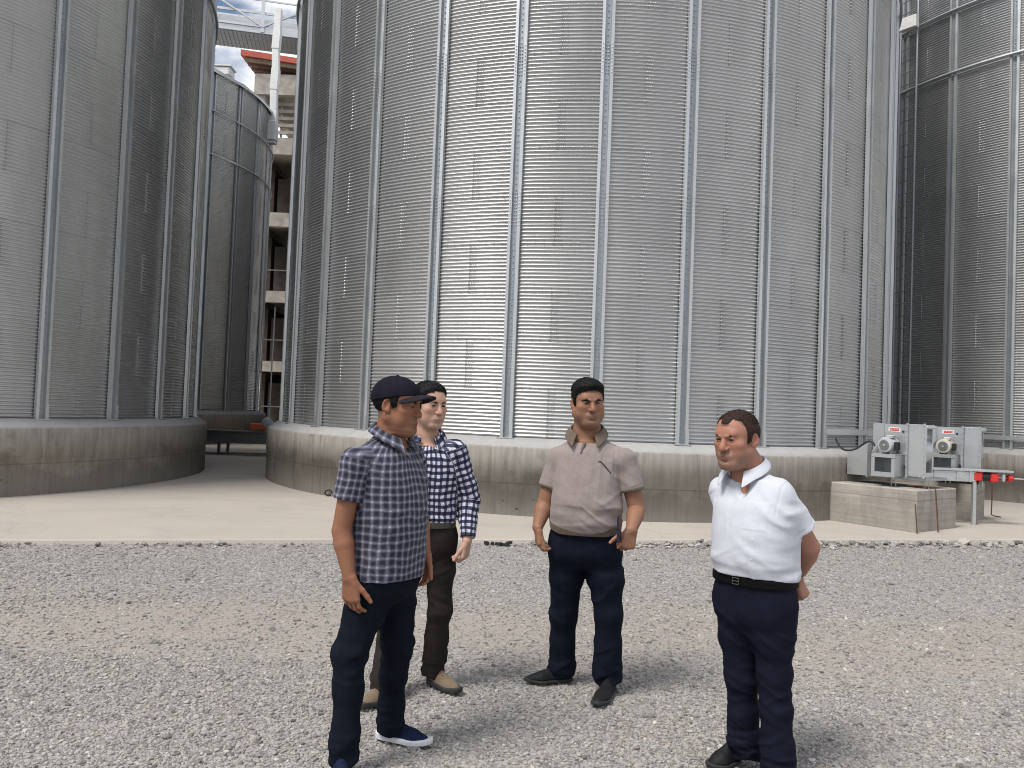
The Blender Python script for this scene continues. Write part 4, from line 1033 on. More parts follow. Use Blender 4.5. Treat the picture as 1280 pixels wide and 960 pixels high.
    for sx in (-1, 1):                                                        # eyes
        mb = MB(); nla, nlo = 12, 20; cx = hf.p(sx*.0315, .0768, .006); V = []
        V = [hf.M@np.array([math.sin(math.pi*i/nla)*math.cos(2*math.pi*k/nlo), math.cos(math.pi*i/nla), math.sin(math.pi*i/nla)*math.sin(2*math.pi*k/nlo)])*.0138*S['hs'] for i in range(nla+1) for k in range(nlo)]
        Fq = np.array([(i*nlo+k, i*nlo+(k+1) % nlo, (i+1)*nlo+(k+1) % nlo, (i+1)*nlo+k) for i in range(nla) for k in range(nlo)])
        me = np_mesh('eye', np.array(V)+cx-base, Fq, True)
        add_attr(me, 'iris', 'FLOAT', 'POINT', np.array([1. if i <= 3 else 0. for i in range(nla+1) for k in range(nlo)])); link('eye', me, EYE.m, root)
    # ---------------------------------------------------------------- brows and hair
    br = []; bt = S.get('brow', .0048); bz = S.get('brow_z', .0225)
    for sx in (-1, 1): br += chain([hf.p(sx*.010, .0930, bz-.0035), hf.p(sx*.019, .0935, bz-.001), hf.p(sx*.029, .0915, bz+.0015), hf.p(sx*.040, .0850, bz+.0015), hf.p(sx*.051, .0755, bz-.002)], [bt*.8*hf.s, bt*.95*hf.s, bt*.95*hf.s, bt*.8*hf.s, bt*.5*hf.s], 'u', .001)
    sdf_obj('eyebrows', br, .0021, S['hair_mat'], root)
    H = S.get('hair', {}); hp_ = H.get('zb', [(-.13, -.050), (-.05, -.050), (-.034, -.035), (-.024, .004), (.004, .018), (.010, -.022), (.026, -.020), (.036, .030), (.058, .056), (.075, .068), (.12, .076)])
    hy_, hz_ = np.array([a for a, _ in hp_]), np.array([b for _, b in hp_]); grow = H.get('grow', .010); tp = H.get('top', .010); rec = H.get('recess', 0.)
    def hairfn(P):
        q = hf.inv(P); x, y, z = q[..., 0], q[..., 1], q[..., 2]; ax = np.abs(x)
        zb = np.interp(y, hy_, hz_)+rec*smooth01(ax, .016, .030)*smooth01(y, .02, .05)*smooth01(.075-ax, -.012, .0)+H.get('round', -.25)*ax*smooth01(y, .03, .07)*.3
        gr = (grow+(tp-grow)*smooth01(z, .04, .10)+H.get('front', 0.)*smooth01(y, .02, .07)*smooth01(z, .07, .10))*(.12+.88*smooth01(z-zb, -.004, .030))
        e0 = np.stack([x/(.0745+gr), (y+.012)/(.097+gr), (z-.034)/(.083+gr)], -1); k0 = np.sqrt((e0*e0).sum(-1)); d1 = (k0-1)*(.08+gr)
        e1 = np.stack([x/(.066+gr), (y-.028)/(.064+gr), (z-.028)/(.072+gr)], -1); d2 = (np.sqrt((e1*e1).sum(-1))-1)*(.068+gr)
        d = smin(d1, d2, .03)
        jag = .0022*np.sin(x*620+3*np.sin(y*200))+.0018*np.sin(y*680+x*90)+.0035*wave(P, np.eye(3)*[60, 60, 30], 8, 4)
        d = smax(d, (zb+jag-z)*.75, .004)
        st = wave(P, np.eye(3)*[330, 330, 120], 3, 5)+.9*wave(P, np.eye(3)*[90, 90, 40], 6, 4); return (d+.0022*st)*hf.s*.8
    hb = (hf.c-.17, hf.c+.17)
    Vh, Qh = mesh_sdf([Prim(hairfn, hf.c, .15, 'u', 0)], .0031, *hb)
    rh = np.random.RandomState(S.get('seed', 1)+500); ns = H.get('strands', 5200); ip = rh.randint(0, len(Vh), ns); p0 = Vh[ip]+rh.randn(ns, 3)*.001
    ql = hf.inv(p0.astype(np.float32)); nl = ql-np.array([0, -.01, .03], np.float32); nl /= np.linalg.norm(nl, axis=1)[:, None]
    cd = np.where((ql[:, 2] > .062)[:, None], np.array([.10, .75, .15]), np.array([0, -.15, -1.]))+rh.randn(ns, 3)*.28
    cd = cd-nl*(cd*nl).sum(1)[:, None]; cd /= np.linalg.norm(cd, axis=1)[:, None]; lay = np.where(ql[:, 2] > .062, .34, .12)[:, None]*rh.uniform(.3, 1.4, (ns, 1))
    Ls_ = rh.uniform(.007, .015, (ns, 1))*H.get('slen', 1.); dirl = cd+nl*lay; sdv = np.cross(cd, nl); W_ = .0009
    Ml = hf.M.T; tow = lambda q: q@Ml*hf.s
    A0 = p0+tow(sdv*W_-nl*.001); A1 = p0-tow(sdv*W_+nl*.001); B0 = p0+tow(dirl*Ls_*.55+sdv*W_*.8); B1 = p0+tow(dirl*Ls_*.55-sdv*W_*.8); T0 = p0+tow(dirl*Ls_-nl*Ls_*.18)
    SV = np.stack([A0, A1, B1, B0, T0], 1).reshape(-1, 3); b0 = len(Vh)+np.arange(ns)[:, None]*5
    me = np_mesh('hair', np.concatenate([Vh, SV])-base, [Qh, b0+np.array([[0, 1, 2, 3]]), b0+np.array([[3, 2, 4]])], True); link('hair', me, S['hair_mat'], root)
    if S.get('cap'):
        def capfn(P):
            q = hf.inv(P); x, y, z = q[..., 0], q[..., 1], q[..., 2]
            e0 = np.stack([x/.0895, (y+.010)/.1125, (z-.036)/.094], -1); k0 = np.sqrt((e0*e0).sum(-1)); d = (k0-1)*.09
            low = .020+.20*y*0+np.interp(y, [-.13, -.06, .02, .09, .13], [-.018, .000, .019, .033, .042])
            d = smax(d, low-z, .003); hole = (np.sqrt((np.stack([x/.083, (y+.012)/.106, (z-.034)/.087], -1)**2).sum(-1))-1)*.085
            d = smax(d, -hole, .002)
            sm = np.abs(np.mod(np.arctan2(x, -(y+.01))+math.pi/6, math.pi/3)-math.pi/6)     # panel seams
            d = d+.0016*np.exp(-(sm*np.sqrt(x*x+y*y+1e-6)/.0035)**2)
            return d*hf.s
        def brim(P):
            q = hf.inv(P); x, y, z = q[..., 0], q[..., 1], q[..., 2]
            zc = .048-4.4*x*x+.10*(y-.06)-.010*smooth01(y, .13, .20)
            e = np.abs(z-zc)*.8-.0042
            r = np.sqrt((x/.083)**2+(np.maximum(y-.06, 0)/.112)**2); d = (r-1)*.075
            d = smax(d, .045-y, .0); return smax(d, e, .003)*.8*hf.s
        c_, _ = sdf_obj('cap', [Prim(capfn, hf.c, .15, 'u', 0), sph(hf.p(0, -.012, .1285), .006*hf.s, 'u', .004)], .0032, S['cap'], root, hb)
        b_, _ = sdf_obj('brim', [Prim(brim, hf.p(0, .12, .03), .12, 'u', 0)], .0030, S['cap_brim'], root, (hf.p(0, .11, .03)-.16, hf.p(0, .11, .03)+.16)); b_.parent = c_
    # ---------------------------------------------------------------- shirt
    sl = S['sleeve']; sh = [loft(base, l, f, rows, 'u', .03, 0.)]; torso_p = sh[0]
    nr_ = S.get('neck_r', .062)
    sh.append(cone(nb_-np.array([0, 0, .10])-f*.005, nb_-np.array([0, 0, .022])-f*.014, .098, nr_+.006, 'u', .035))
    arms_w = {}
    for side in ('R', 'L'):
        a = A[side]; s_, e_, w_ = [np.array(x, float) for x in (a['sh'], a['el'], a['wr'])]; r0, r1 = S.get('sleeve_r', (.078, .070))
        sl_ = l*(1 if side == 'L' else -1); sh.append(cone(nb_-np.array([0, 0, .046])-f*.012+sl_*.035, s_+np.array([0, 0, .002])-sl_*.01, .050, S.get('sho_r', .054), 'u', .04)); sh.append(sph(s_-np.array([0, 0, .012]), r0*.86, 'u', .05))
        if sl == 'short':
            en = s_+(e_-s_)*a.get('slen', .72); dv = nrm(e_-s_); arms_w[side] = [(s_, en)]; Ls = float(np.linalg.norm(en-s_))
            def slv(P, en=en, dv=dv.astype(np.float32), s_=s_.astype(np.float32), r0=r0, r1=r1, Ls=Ls):
                q = P-s_; t = q@dv; tc = np.clip(t, 0, Ls+.05); e = q-tc[..., None]*dv; k_ = np.clip(t/Ls, 0, 1); rr_ = r0*.92+(r1-r0*.92)*k_
                d1 = np.sqrt((e*e).sum(-1)); d2 = d1-rr_; hol = np.maximum(d1-(rr_-.018), Ls-.012-t)
                return np.maximum(np.maximum(d2, t-Ls), -hol)
            sh.append(Prim(slv, (s_+en)/2, Ls/2+r0+.01, 'u', .014))
            # hem stitch ridge
            sh.append(post(lambda P, d, en=en, dv=dv: d+.0012*np.exp(-((((P-en.astype(np.float32))@dv.astype(np.float32))+.022)/.003)**2)*(np.linalg.norm(P-en.astype(np.float32), axis=-1) < .11)))
        else:
            cf = e_+(w_-e_)*.93
            sh += [cone(s_, e_, r0*.88, r1*.95, 'u', .022), cone(e_, cf, r1*.95, .044, 'u', .02)]; arms_w[side] = [(s_, e_), (e_, cf)]
            dv = nrm(w_-e_)
            def cut(P, d, cf=cf, dv=dv):
                t = (P-cf.astype(np.float32))@dv.astype(np.float32); near = np.linalg.norm(P-cf.astype(np.float32), axis=-1) < .085
                return np.where(near, np.maximum(d, t), d)+np.where(near, .003*np.exp(-((t+.055)/.006)**2), 0)
            sh.append(post(cut, cf, .2))
    zh = S['hem']
    lf_ = l.astype(np.float32); ff_ = f.astype(np.float32); bf32 = base.astype(np.float32)
    def hemcut(P, d):
        q = P-bf32; x = q@lf_; y = q@ff_; z = P[..., 2]; zz = zh(x, y) if callable(zh) else zh
        return np.maximum(d, np.where(np.sqrt(x*x+y*y) < S.get('hem_r', .26), zz-z, -1))
    sh.append(post(hemcut))
    V0 = np.array(S['vneck']); vn = f
    sh.append(cone(nb_-np.array([0, 0, .055])-f*.006, hf.p(0, -.022, -.045), nr_+.006, nr_+.012, 's', .010))
    sh.append(ell(V0+f*.02, (.030*S.get('vw', 1.), .05, .055*S.get('vh', 1.)), np.stack([l, f, [0, 0, 1]], 1), 's', .008))
    fo = S.get('folds', 1.); seed = S.get('seed', 1)
    Bm = np.stack([l, f, [0, 0, 1.]], 1)
    def wr(P, d):
        z = P[..., 2]; q = (P-bf32); x = q@lf_; y = q@ff_
        waist = np.exp(-((z-S['waist'])/.16)**2); loc = np.stack([x, y, z], -1)
        ry = lambda an: np.array(Matrix.Rotation(an, 3, 'Y'), np.float32)
        c1 = creases(loc, np.diag([7., 7., 30.]), seed, 2.); lowf = wave(loc, np.diag([11., 11., 7.]), seed+2); wr_ = smooth01(x, -.05, .05)
        both = lambda an, A, s0: creases(loc@ry(an), A, s0, 1.8)*wr_+creases(loc@ry(-an), A, s0+77, 1.8)*(1-wr_)
        c2 = both(.55, np.diag([6., 7., 36.]), seed+4); c3 = both(-.45, np.diag([7., 8., 32.]), seed+9)
        c4 = creases(loc, np.diag([34., 22., 6.]), seed+15, 2.)
        chest = np.exp(-((z-S['waist']-.24)/.13)**2)*smooth01(np.abs(x), .03, .15)
        arm = smooth01(np.abs(x), .17, .20)
        w = .0046*(waist*.8*c1+(.2+waist+.9*chest)*c2+(.15+waist+.5*arm)*c3)+.0028*c4*(1-.7*waist)+.0022*lowf
        xs = S.get('armhole', .158); seam = np.exp(-((np.abs(x)-xs)/.0032)**2)*smooth01(z, S['waist']+.17, S['waist']+.21)
        return d-fo*w+fo*.003+.0022*seam
    sh.append(post(wr, near=.035))
    if S.get('placket') is not None:
        px = S['placket']
        def plk(P, d):
            q = (P-bf32); x = q@lf_-px; y = q@ff_; t = np.abs(x)-.017
            b = np.where(y > 0, 1, 0)*(P[..., 2] < V0[2]+.0)
            st = -.0016*smooth01(-t, -.002, .001)
            bt_ = 0
            for zb in np.arange(V0[2]-.075, V0[2]-.60, -.085): bt_ = bt_-.0016*smooth01(.0058-np.sqrt(x*x+(P[..., 2]-zb)**2), 0, .0020)
            return d+b*(st+bt_)
        sh.append(post(plk))
    if S.get('pocket'):
        px, pz = S['pocket']
        def pk(P, d):
            q = (P-bf32); x = q@lf_-px; y = q@ff_; z = P[..., 2]-pz; e = np.maximum(np.abs(x)-.05, np.abs(z)-.06); return d-(y > 0)*.0018*smooth01(-e, -.002, .002)
        sh.append(post(pk))
    def fab(me, V):
        P = V.astype(np.float32); q = P-bf32; x = q@lf_; y = q@ff_; z = P[:, 2]; dt = torso_p.fn(P)
        u = np.arctan2(x, y)*.165; v = z.copy(); best = dt
        for side in ('R', 'L'):
            acc = 0
            for (a, b) in arms_w[side]:
                a = np.asarray(a, float); b = np.asarray(b, float); ba = nrm(b-a); d = P-a; t = d@ba; tc = np.clip(t, 0, np.linalg.norm(b-a)); e = d-tc[:, None]*ba; r = np.linalg.norm(e, axis=1)-.075
                m = (r < best-.004)&(t > -.02); rx = nrm(np.cross(nrm(np.asarray(arms_w[side][0][1])-np.asarray(arms_w[side][0][0])), f)); ry = nrm(np.cross(ba, rx))
                u = np.where(m, np.arctan2(e@rx, e@ry)*.066, u); v = np.where(m, -(t+acc), v); best = np.where(m, r, best); acc += np.linalg.norm(b-a)
        bandm = 0*u
        if sl == 'short':
            for side in ('R', 'L'):
                a = A[side]; s_, e_ = np.array(a['sh'], float), np.array(a['el'], float); en = s_+(e_-s_)*a.get('slen', .72); t = (P-en)@nrm(e_-s_)
                ra_ = np.linalg.norm((P-en)-t[:, None]*nrm(e_-s_), axis=1); bandm = np.maximum(bandm, ((t > -.017) & (t < .012) & (ra_ < S.get('sleeve_r', (.078, .070))[1]+.012)).astype(float))
        add_attr(me, 'fab', 'FLOAT_VECTOR', 'POINT', np.stack([u, v, bandm], 1))
    shirt, _ = sdf_obj('shirt', sh, .0042, S['shirt_mat'], root, None, fab)
    co = S['collar']; cl = collar(root, co.get('mat', S['shirt_mat']), np.array([nb_[0], nb_[1], 0])+f*co.get('fwd', .0), l, f, co['r'], co['z'], co['leaf'], co.get('open', .35)); cl.parent = shirt
    for nm, p0, p1, w_, gr, mat in S.get('strips', ()):                       # zip, pocket edge, emblem lying on the shirt front
        def stf(P, p0=p0, p1=p1, w_=w_, gr=gr):
            d = sh[0].fn(P); 
            q = (P-bf32); x = q@lf_; y = q@ff_; z = P[..., 2]; ax = np.array([p1[0]-p0[0], p1[1]-p0[1]]); t = np.clip(((x-p0[0])*ax[0]+(z-p0[1])*ax[1])/(ax@ax), 0, 1)
            e = np.sqrt((x-p0[0]-t*ax[0])**2+(z-p0[1]-t*ax[1])**2)-w_
            d = sdf_eval([p_ for p_ in sh if p_.op in 'up' and p_.r < 70][:] , P)
            return np.maximum(np.maximum(d-gr, e), -y)
        c_ = base+l*(p0[0]+p1[0])/2+f*.12; c_[2] = (p0[1]+p1[1])/2
        ob, _ = sdf_obj(nm, [Prim(stf, c_, .2, 'u', 0)], .0026, mat, root, (c_-np.array([.06+abs(p1[0]-p0[0])/2, .09, .02+abs(p1[1]-p0[1])/2]), c_+np.array([.06+abs(p1[0]-p0[0])/2, .09, .02+abs(p1[1]-p0[1])/2]))); ob.parent = shirt
    # ---------------------------------------------------------------- trousers
    lg_ = S['legs']; hz_0 = lg_['R']['j'][0][2]; hr_ = [r for r in S['hips'] if r[0] > hz_0-.09]; h0 = min(hr_); tr = [loft(base, l, f, [(hz_0-.13, h0[1]*.55, h0[2]*.6, h0[3]*.65), (hz_0-.08, h0[1]*.86, h0[2]*.92, h0[3]*.96), (hz_0-.04, h0[1]*.97, h0[2], h0[3])]+[r for r in hr_ if r[0] > hz_0-.02], 'u', .05, 0.)]
    for side in ('R', 'L'):
        q = lg_[side]; j = [np.array(x, float) for x in q['j']]; r = q['r']
        th_ = j[0]+(j[1]-j[0])*.45; cf_ = j[1]+(j[2]-j[1])*.42
        pts = [j[0], th_, j[1], cf_, j[2]+nrm(j[2]-cf_)*.07]
        tr += chain(pts, r, 'u', .03, .05)
    zc = S['cuff_z']; zw = S['waist_z']
    def trcut(P, d): return np.maximum(d, np.maximum(P[..., 2]-zw, zc+.01*np.sin(P[..., 0]*40)-P[..., 2]))
    Tm = np.diag([11., 11., 34.])
    def trf(P, d):
        z = P[..., 2]; q = P-bf32; loc = np.stack([q@lf_, q@ff_, z], -1); a = np.exp(-((z-S['knee_z'])/.13)**2)*.8+np.exp(-((z-zc-.06)/.11)**2)*1.5+np.exp(-((z-S['crotch_z'])/.12)**2)*.8+.25
        c1 = creases(loc@np.array(Matrix.Rotation(.45, 3, 'Y'), np.float32), Tm, seed+20, 1.4); c2 = creases(loc@np.array(Matrix.Rotation(-.5, 3, 'Y'), np.float32), Tm, seed+31, 1.4)
        c3 = creases(loc, np.diag([9., 9., 46.]), seed+51, 1.3)*np.exp(-((z-zc-.07)/.08)**2); c4 = creases(loc, np.diag([30., 20., 5.]), seed+61, 1.4)
        lowf = wave(loc, np.diag([12., 12., 8.]), seed+40)
        fl = np.exp(-((loc[..., 0]-.0)/.004)**2)*(loc[..., 1] > 0)*(z > S['crotch_z']+.05)*.0015
        return d-S.get('trf', 1.)*(.0105*a*(c1+c2)*.8+.013*c3+.0055*c4+.002*lowf)+.007+fl
    tr += [post(trf, near=.04), post(trcut)]
    if S.get('tpost'): tr.append(post(S['tpost'](bf32, lf_, ff_)))
    sdf_obj('trousers', tr, .0046, S['trouser_mat'], root, zmin=0. if zc > .02 else -.06)
    for side in ('R', 'L'):
        q = lg_[side]; shoe(root, q['heel'], q['toe'], GZ+.014, *S['shoe'])
    # ---------------------------------------------------------------- belt or waistband
    if S.get('belt'):
        z0, z1, gr, mat, nm = S['belt']; sag = S.get('sag', 0.)
        hp2 = loft(base, l, f, S['hips'] if S.get('belt_on', 'hips') == 'hips' else rows, 'u', 0, gr)
        def bz(P, d):
            q = P-bf32; y = q@ff_; x = q@lf_; z = P[..., 2]+sag*smooth01(y, -.05, .16)*(1-.6*np.abs(x)/.2); m = (z0+z1)/2; return smax(d, np.abs(z-m)-(z1-z0)/2, .004)
        bo, _ = sdf_obj(nm, [hp2, post(bz)], .0042, mat, root)
        if S.get('buckle'):
            th = S['buckle']; q = base+l*th[0]; 
            P0 = np.array([q[0], q[1], (z0+z1)/2-sag]); yy = np.linspace(.05, .3, 200)
            D = hp2.fn((P0+f[None]*yy[:, None]).astype(np.float32)); y0 = yy[np.argmax(D > 0)]
            m = MB(); w, h_ = .026, (z1-z0)*.52; c = P0+f*(y0+.005)-base; Mx = np.stack([l, f, [0, 0, 1]], 1)
            for sx in (-1, 1): m.box(c+l*sx*w*.6, (.003, .004, h_*1.3), Mx); m.box(c+np.array([0, 0, sx*h_*.65]), (w*1.2+.003, .004, .003), Mx)
            m.box(c, (w*1.1, .003, .0035), Mx); b_ = m.build('buckle', BUCKLE, root); b_.parent = bo
    return root, hf
def J(u, v, y): return at(u, v, y)
SK = [m_skin('skin_tanned', (.250, .116, .067), (.15, .08, .055)), m_skin('skin_pale', (.46, .295, .22), (.32, .22, .17)), m_skin('skin_brown', (.270, .145, .090), (.15, .09, .062)), m_skin('skin_ruddy', (.350, .178, .122), (.19, .12, .09))]
HB = m_hair('black_hair', (.006, .0055, .0055)); HBR = m_hair('brown_hair', (.032, .016, .012))
JEANS = m_cloth('dark_jeans', (.006, .0085, .0145), .85, .05, .25); NAVY3 = m_cloth('navy_trousers', (.007, .0095, .018), .85, .05); DKBR = m_cloth('dark_brown_trousers', (.026, .022, .020), .85, .05, .2); NAVY4 = m_cloth('black_navy_trousers', (.0085, .0095, .020), .8, .05)
WHITE = m_cloth('white_shirt_cotton', (.53, .55, .60), .85, .1, .03, .03); BROWNK = m_cloth('brown_rib_knit', (.125, .098, .076), .9, .1)
t = NT('grey_heather_knit'); o_ = t.geo(); n_ = t.noise(t.scale(o_, (60, 60, 160)), 1, 4, .7); n2_ = t.noise(o_, 14, 4)
c_ = t.mix(n_, (.215, .176, .165), (.325, .275, .260)); c_ = t.mix(1., c_, t.mr(n2_, .3, .7, .9, 1.08), 'MULTIPLY'); sp_ = t.n('ShaderNodeSeparateXYZ'); t.l(t.attr('fab', 'Vector'), sp_.inputs[0])
c_ = t.mix(sp_.outputs[2], c_, (.125, .098, .076)); t.set(color=c_, rough=.9, spec=.2, sheen=.15); cloth_bump(t); HEATHER = t.m
CAPM = m_cloth('navy_cap_cloth', (.011, .0105, .018), .85, .1); BRIMM = m_cloth('brim_cloth', (.022, .017, .024), .8, .1)
PL1, PL2 = m_plaid('grey_plaid', 1), m_plaid('navy_gingham', 2)
def legs(base, l, hz, hw, R_, L_, r):
    b = np.array(base, float)
    out = {}
    for s, (kn, an, he, to) in (('R', R_), ('L', L_)):
        h = b+l*hw*(-1 if s == 'R' else 1); h[2] = hz
        out[s] = dict(j=[h, kn, an], r=r, heel=he, toe=to)
    return out
def g3(p, z=GZ): return np.array([p[0], p[1], z])

# ---- man in the cap, plaid shirt, seen from his right front
b = (-.540, 3.66, GZ); f = facing(60); l = left_of(f)
P1 = dict(base=b, yaw=60, head=(-.519, 3.645, 1.556), head_yaw=72, head_pitch=4, hs=1.06, face=dict(jaw=1.0, full=.3, slit=.0034), stubble=.35,
    torso=[(.755, .192, .148, .140), (.95, .184, .152, .125), (1.10, .186, .150, .122), (1.24, .190, .130, .122), (1.32, .180, .106, .115), (1.385, .135, .08, .098), (1.43, .08, .06, .075)],
    neck=(-.550, 3.670, 1.412), neck_r=.064, vneck=np.array(b)*[1, 1, 0]+f*.095+np.array([0, 0, 1.375]), vw=.8,
    arms=dict(R=dict(sh=J(444, 577, 3.51), el=J(427, 663, 3.50), wr=J(437, 722, 3.46), d=(.12, -.02, -1), t=f, n=l, slen=.56, curl=(.30, .50, .35), s=1.05),
              L=dict(sh=J(511, 566, 3.81), el=J(523, 640, 3.86), wr=J(531, 692, 3.80), d=(-.02, -.1, -1), t=f, n=-l, slen=.56, curl=(.45, .55, .4), s=1.02)),
    legs=legs(b, l, .80, .078, (J(438, 818, 3.54), J(431, 926, 3.50), np.array([-.695, 3.555, 0]), np.array([-.620, 3.28, 0])), (J(496, 805, 3.79), J(487, 898, 3.85), onz(470, 921, -.04), onz(539, 934, -.04)), [.095, .086, .068, .064, .059]),
    hips=[(.60, .165, .115, .125), (.72, .178, .130, .135), (.85, .180, .136, .130)], sleeve='short', sleeve_r=(.074, .068), hem=.785, waist=1.02, arm_r=1.0,
    cuff_z=.005, waist_z=.815, knee_z=.42, crotch_z=.60, skin=SK[0], hair_mat=HB, shirt_mat=PL1, trouser_mat=JEANS, shoe=(SHOE_BLUE, SOLE_W, .047, 1),
    hair=dict(grow=.006, top=.002, zb=[(-.13, -.046), (-.05, -.050), (-.034, -.035), (-.024, .004), (.004, .018), (.010, -.014), (.030, -.012), (.038, .04), (.058, .066), (.075, .085), (.12, .09)]),
    cap=CAPM, cap_brim=BRIMM, collar=dict(r=.072, z=1.470, leaf=.040, open=.42), placket=.0, pocket=(.085, 1.19), folds=1.5, seed=3)
# ---- man in navy gingham behind him
b = (-.452, 4.52, GZ); f = facing(8); l = left_of(f)
P2 = dict(base=b, yaw=8, head=J(536.5, 507, 4.50), head_yaw=40, head_pitch=3, hs=1.07, face=dict(jaw=.97, full=.0, slit=.0034), stubble=.12,
    torso=[(.87, .158, .118, .105), (1.0, .165, .120, .105), (1.15, .176, .122, .112), (1.26, .180, .115, .112), (1.33, .168, .10, .104), (1.39, .125, .078, .09), (1.43, .08, .06, .075)],
    neck=J(534, 547, 4.54), neck_r=.060, vneck=np.array(b)*[1, 1, 0]+f*.085+np.array([.03, 0, 1.365]), vw=.8,
    arms=dict(R=dict(sh=J(503, 562, 4.54), el=J(494, 625, 4.58), wr=J(499, 690, 4.5), d=(.05, -.1, -1), t=f, n=l),
              L=dict(sh=J(570, 563, 4.50), el=J(587, 623, 4.55), wr=J(584, 676, 4.45), d=(-.12, -.05, -1), t=nrm(f-l*.5), n=nrm(-l-f*.3), curl=(.75, .9, .6), s=1.0, thumb=(.8, .45, .35))),
    legs=legs(b, l, .83, .085, (J(490, 765, 4.50), J(480, 850, 4.40), np.array([-.615, 4.48, 0]), np.array([-.72, 4.22, 0])), (J(549, 763, 4.56), J(541, 842, 4.66), onz(536, 853, -.04), onz(574, 869, -.04)), [.092, .084, .066, .064, .064]),
    hips=[(.63, .155, .105, .115), (.75, .165, .112, .125), (.93, .158, .112, .105)], sleeve='long', hem_r=.20, sleeve_r=(.068, .062), hem=.905, waist=1.0,
    cuff_z=.01, waist_z=.925, knee_z=.44, crotch_z=.66, skin=SK[1], hair_mat=HB, shirt_mat=PL2, trouser_mat=DKBR, shoe=(SHOE_TAN, SOLE_B, .047, 2),
    hair=dict(grow=.008, top=.014, zb=[(-.13, -.050), (-.05, -.050), (-.034, -.035), (-.024, .004), (.004, .018), (.010, -.022), (.026, -.020), (.036, .030), (.058, .062), (.075, .080), (.12, .088)]), collar=dict(r=.070, z=1.445, leaf=.040, open=.45), placket=.0, folds=1.3, seed=14, belt=(.885, .925, .007, plain('olive_belt', (.045, .042, .03), .6), 'belt'), buckle=(.0,))
# ---- man in the grey polo shirt
b = (.455, 4.62, GZ); f = facing(-10); l = left_of(f)
sag3 = lambda x, y: .945-.062*smooth01(y, -.05, .16)*(1-.6*np.abs(x)/.2)
P3 = dict(base=b, yaw=-10, head=(.440, 4.60, 1.612), head_yaw=10, head_pitch=2, head_roll=3, hs=1.075, face=dict(jaw=1.13, full=1.1, slit=.0027, frown=1, nose=1.12), stubble=.45, brow=.0076, brow_z=.0195,
    torso=[(.87, .195, .155, .13), (.95, .205, .182, .132), (1.06, .207, .182, .13), (1.17, .200, .160, .128), (1.27, .192, .135, .125), (1.345, .175, .11, .115), (1.40, .135, .08, .098), (1.44, .085, .06, .08)],
    neck=(.447, 4.645, 1.432), neck_r=.076, vneck=np.array(b)*[1, 1, 0]+f*.10+np.array([-.01, 0, 1.405]), vw=.62,
    arms=dict(R=dict(sh=J(698, 572, 4.66), el=J(681, 630, 4.66), wr=J(672, 659, 4.58), d=(.10, -.1, -1), t=nrm(f+l*.35), n=nrm(l-f*.3), slen=.66, curl=(.55, .75, .5), s=1.03, thumb=(.95, .2, .25)),
              L=dict(sh=J(781, 575, 4.57), el=J(796, 637, 4.56), wr=J(789, 663, 4.42), d=(-.25, -.25, -.9), t=nrm(-l*.9+f*.5), n=nrm(-l*.35-f*.8), slen=.62, curl=(1.1, 1.3, .8), s=1.05, thumb=(.55, .85, .15), tcurl=.5)),
    legs=legs(b, l, .80, .100, (J(705, 768, 4.72), J(701, 842, 4.80), np.array([.435, 4.815, 0]), onz(655, 854, -.04)), (J(761, 768, 4.60), J(758, 855, 4.66), np.array([.655, 4.70, 0]), onz(743, 886, -.04)), [.108, .098, .080, .074, .072]),
    hips=[(.60, .19, .135, .14), (.74, .206, .14, .15), (.96, .198, .150, .13)], sleeve='short', sleeve_r=(.070, .073), hem=sag3, waist=1.0, arm_r=1.12,
    cuff_z=.01, waist_z=.945, knee_z=.42, crotch_z=.60, skin=SK[2], hair_mat=HB, shirt_mat=HEATHER, trouser_mat=NAVY3, shoe=(SHOE_DK, SOLE_B, .047, 0),
    hair=dict(grow=.008, top=.022, front=.004), collar=dict(r=.083, z=1.494, leaf=.042, open=.50, mat=BROWNK), folds=1.6, seed=25,
    belt=(.905, .952, .006, BROWNK, 'waistband'), belt_on='rows', sag=.062,
    strips=[('zip', (-.014, 1.400), (-.032, 1.330), .0055, .0035, BROWNK), ('pocket_edge', (.085, 1.285), (.140, 1.225), .0035, .003, plain('pocket_edging', (.05, .035, .03), .8)), ('emblem', (.070, 1.288), (.080, 1.288), .005, .0025, plain('emblem_thread', (.10, .08, .08), .8))])
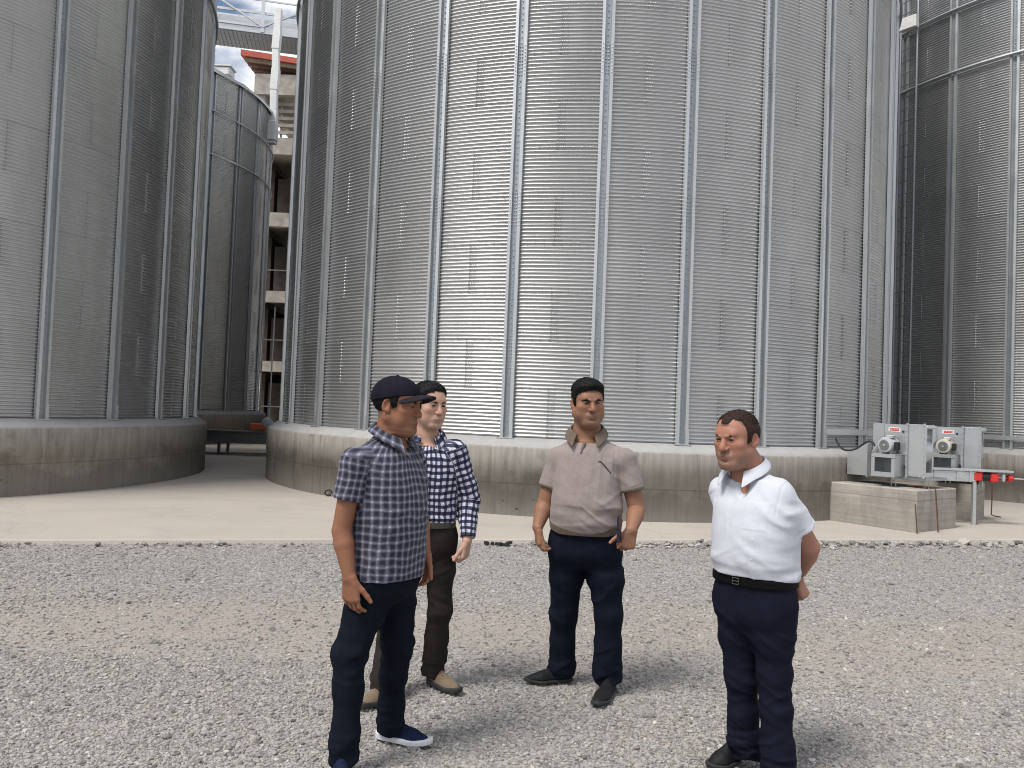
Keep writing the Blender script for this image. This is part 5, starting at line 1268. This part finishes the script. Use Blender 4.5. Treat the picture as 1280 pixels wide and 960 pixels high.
# ---- man in the white shirt
b = (1.128, 3.62, GZ); f = facing(-50); l = left_of(f)
P4 = dict(base=b, yaw=-50, head=(1.022, 3.60, 1.466), head_yaw=-50, head_pitch=5, hs=1.06, face=dict(jaw=1.0, full=.45, slit=.0030, frown=1, nose=1.12), stubble=.65, brow=.0044, brow_z=.0205,
    torso=[(.83, .180, .140, .130), (.93, .192, .175, .140), (1.06, .197, .170, .145), (1.17, .198, .150, .145), (1.25, .188, .122, .135), (1.31, .155, .092, .115), (1.355, .095, .065, .085)],
    neck=(1.088, 3.647, 1.335), neck_r=.068, vneck=np.array(b)*[1, 1, 0]+f*.112+np.array([0, 0, 1.285]), vw=1.2, vh=1.25,
    arms=dict(R=dict(sh=J(906, 613, 3.75), el=J(955, 690, 3.92), wr=J(996, 724, 3.84), d=(.35, -.1, -.75), t=(.3, .4, .3), n=(-.3, .9, 0), slen=.60, curl=(1.1, 1.3, .8), s=.92),
              L=dict(sh=J(973, 617, 3.52), el=J(1011, 684, 3.58), wr=J(1001, 713, 3.75), d=(-.25, .30, -.85), t=nrm(-f), n=(-.6, -.5, 0), slen=.66, curl=(.9, 1.2, .8), s=.92)),
    legs=legs(b, l, .74, .092, (J(927, 848, 3.70), J(931, 946, 3.74), np.array([1.115, 3.775, 0]), onz(887, 960, -.04)), (J(968, 840, 3.56), J(972, 952, 3.56), np.array([1.30, 3.60, 0]), np.array([1.085, 3.42, 0])), [.100, .090, .072, .068, .064]),
    hips=[(.55, .165, .115, .13), (.68, .185, .128, .145), (.875, .182, .140, .130)], sleeve='short', sleeve_r=(.069, .076), hem=.870, waist=.95, arm_r=1.12,
    cuff_z=.005, waist_z=.868, knee_z=.40, crotch_z=.58, skin=SK[3], hair_mat=HBR, shirt_mat=WHITE, trouser_mat=NAVY4, shoe=(SHOE_DK, SOLE_B, .048, 0),
    hair=dict(grow=.007, top=.006, recess=.034, slen=.8), collar=dict(r=.071, z=1.384, leaf=.040, open=.46), placket=.0, pocket=(.085, 1.14), folds=1.3, seed=37, trf=.8,
    belt=(.828, .868, .008, LEATHER, 'belt'), buckle=(.0,))
person('man in a navy cap and grey plaid short sleeved shirt, looking right', P1)
person('man in a navy and white gingham shirt standing half behind the man in the cap', P2)
person('stout man in a grey polo shirt and navy trousers, frowning in the middle', P3)
person('man in a white short sleeved shirt with his hands behind his back', P4)
pc = J(774, 661, 4.36); fz = facing(-10)
m = MB(); m.box((0, 0, 0), (.075, .0095, .150), bev=.006); 
ph = m.build('mobile_phone', plain('phone_case', (.012, .018, .04), .35), None, pc, R(68)); tag(ph, 'dark phone held upright in the left fist of the man in the grey polo', 'phone')
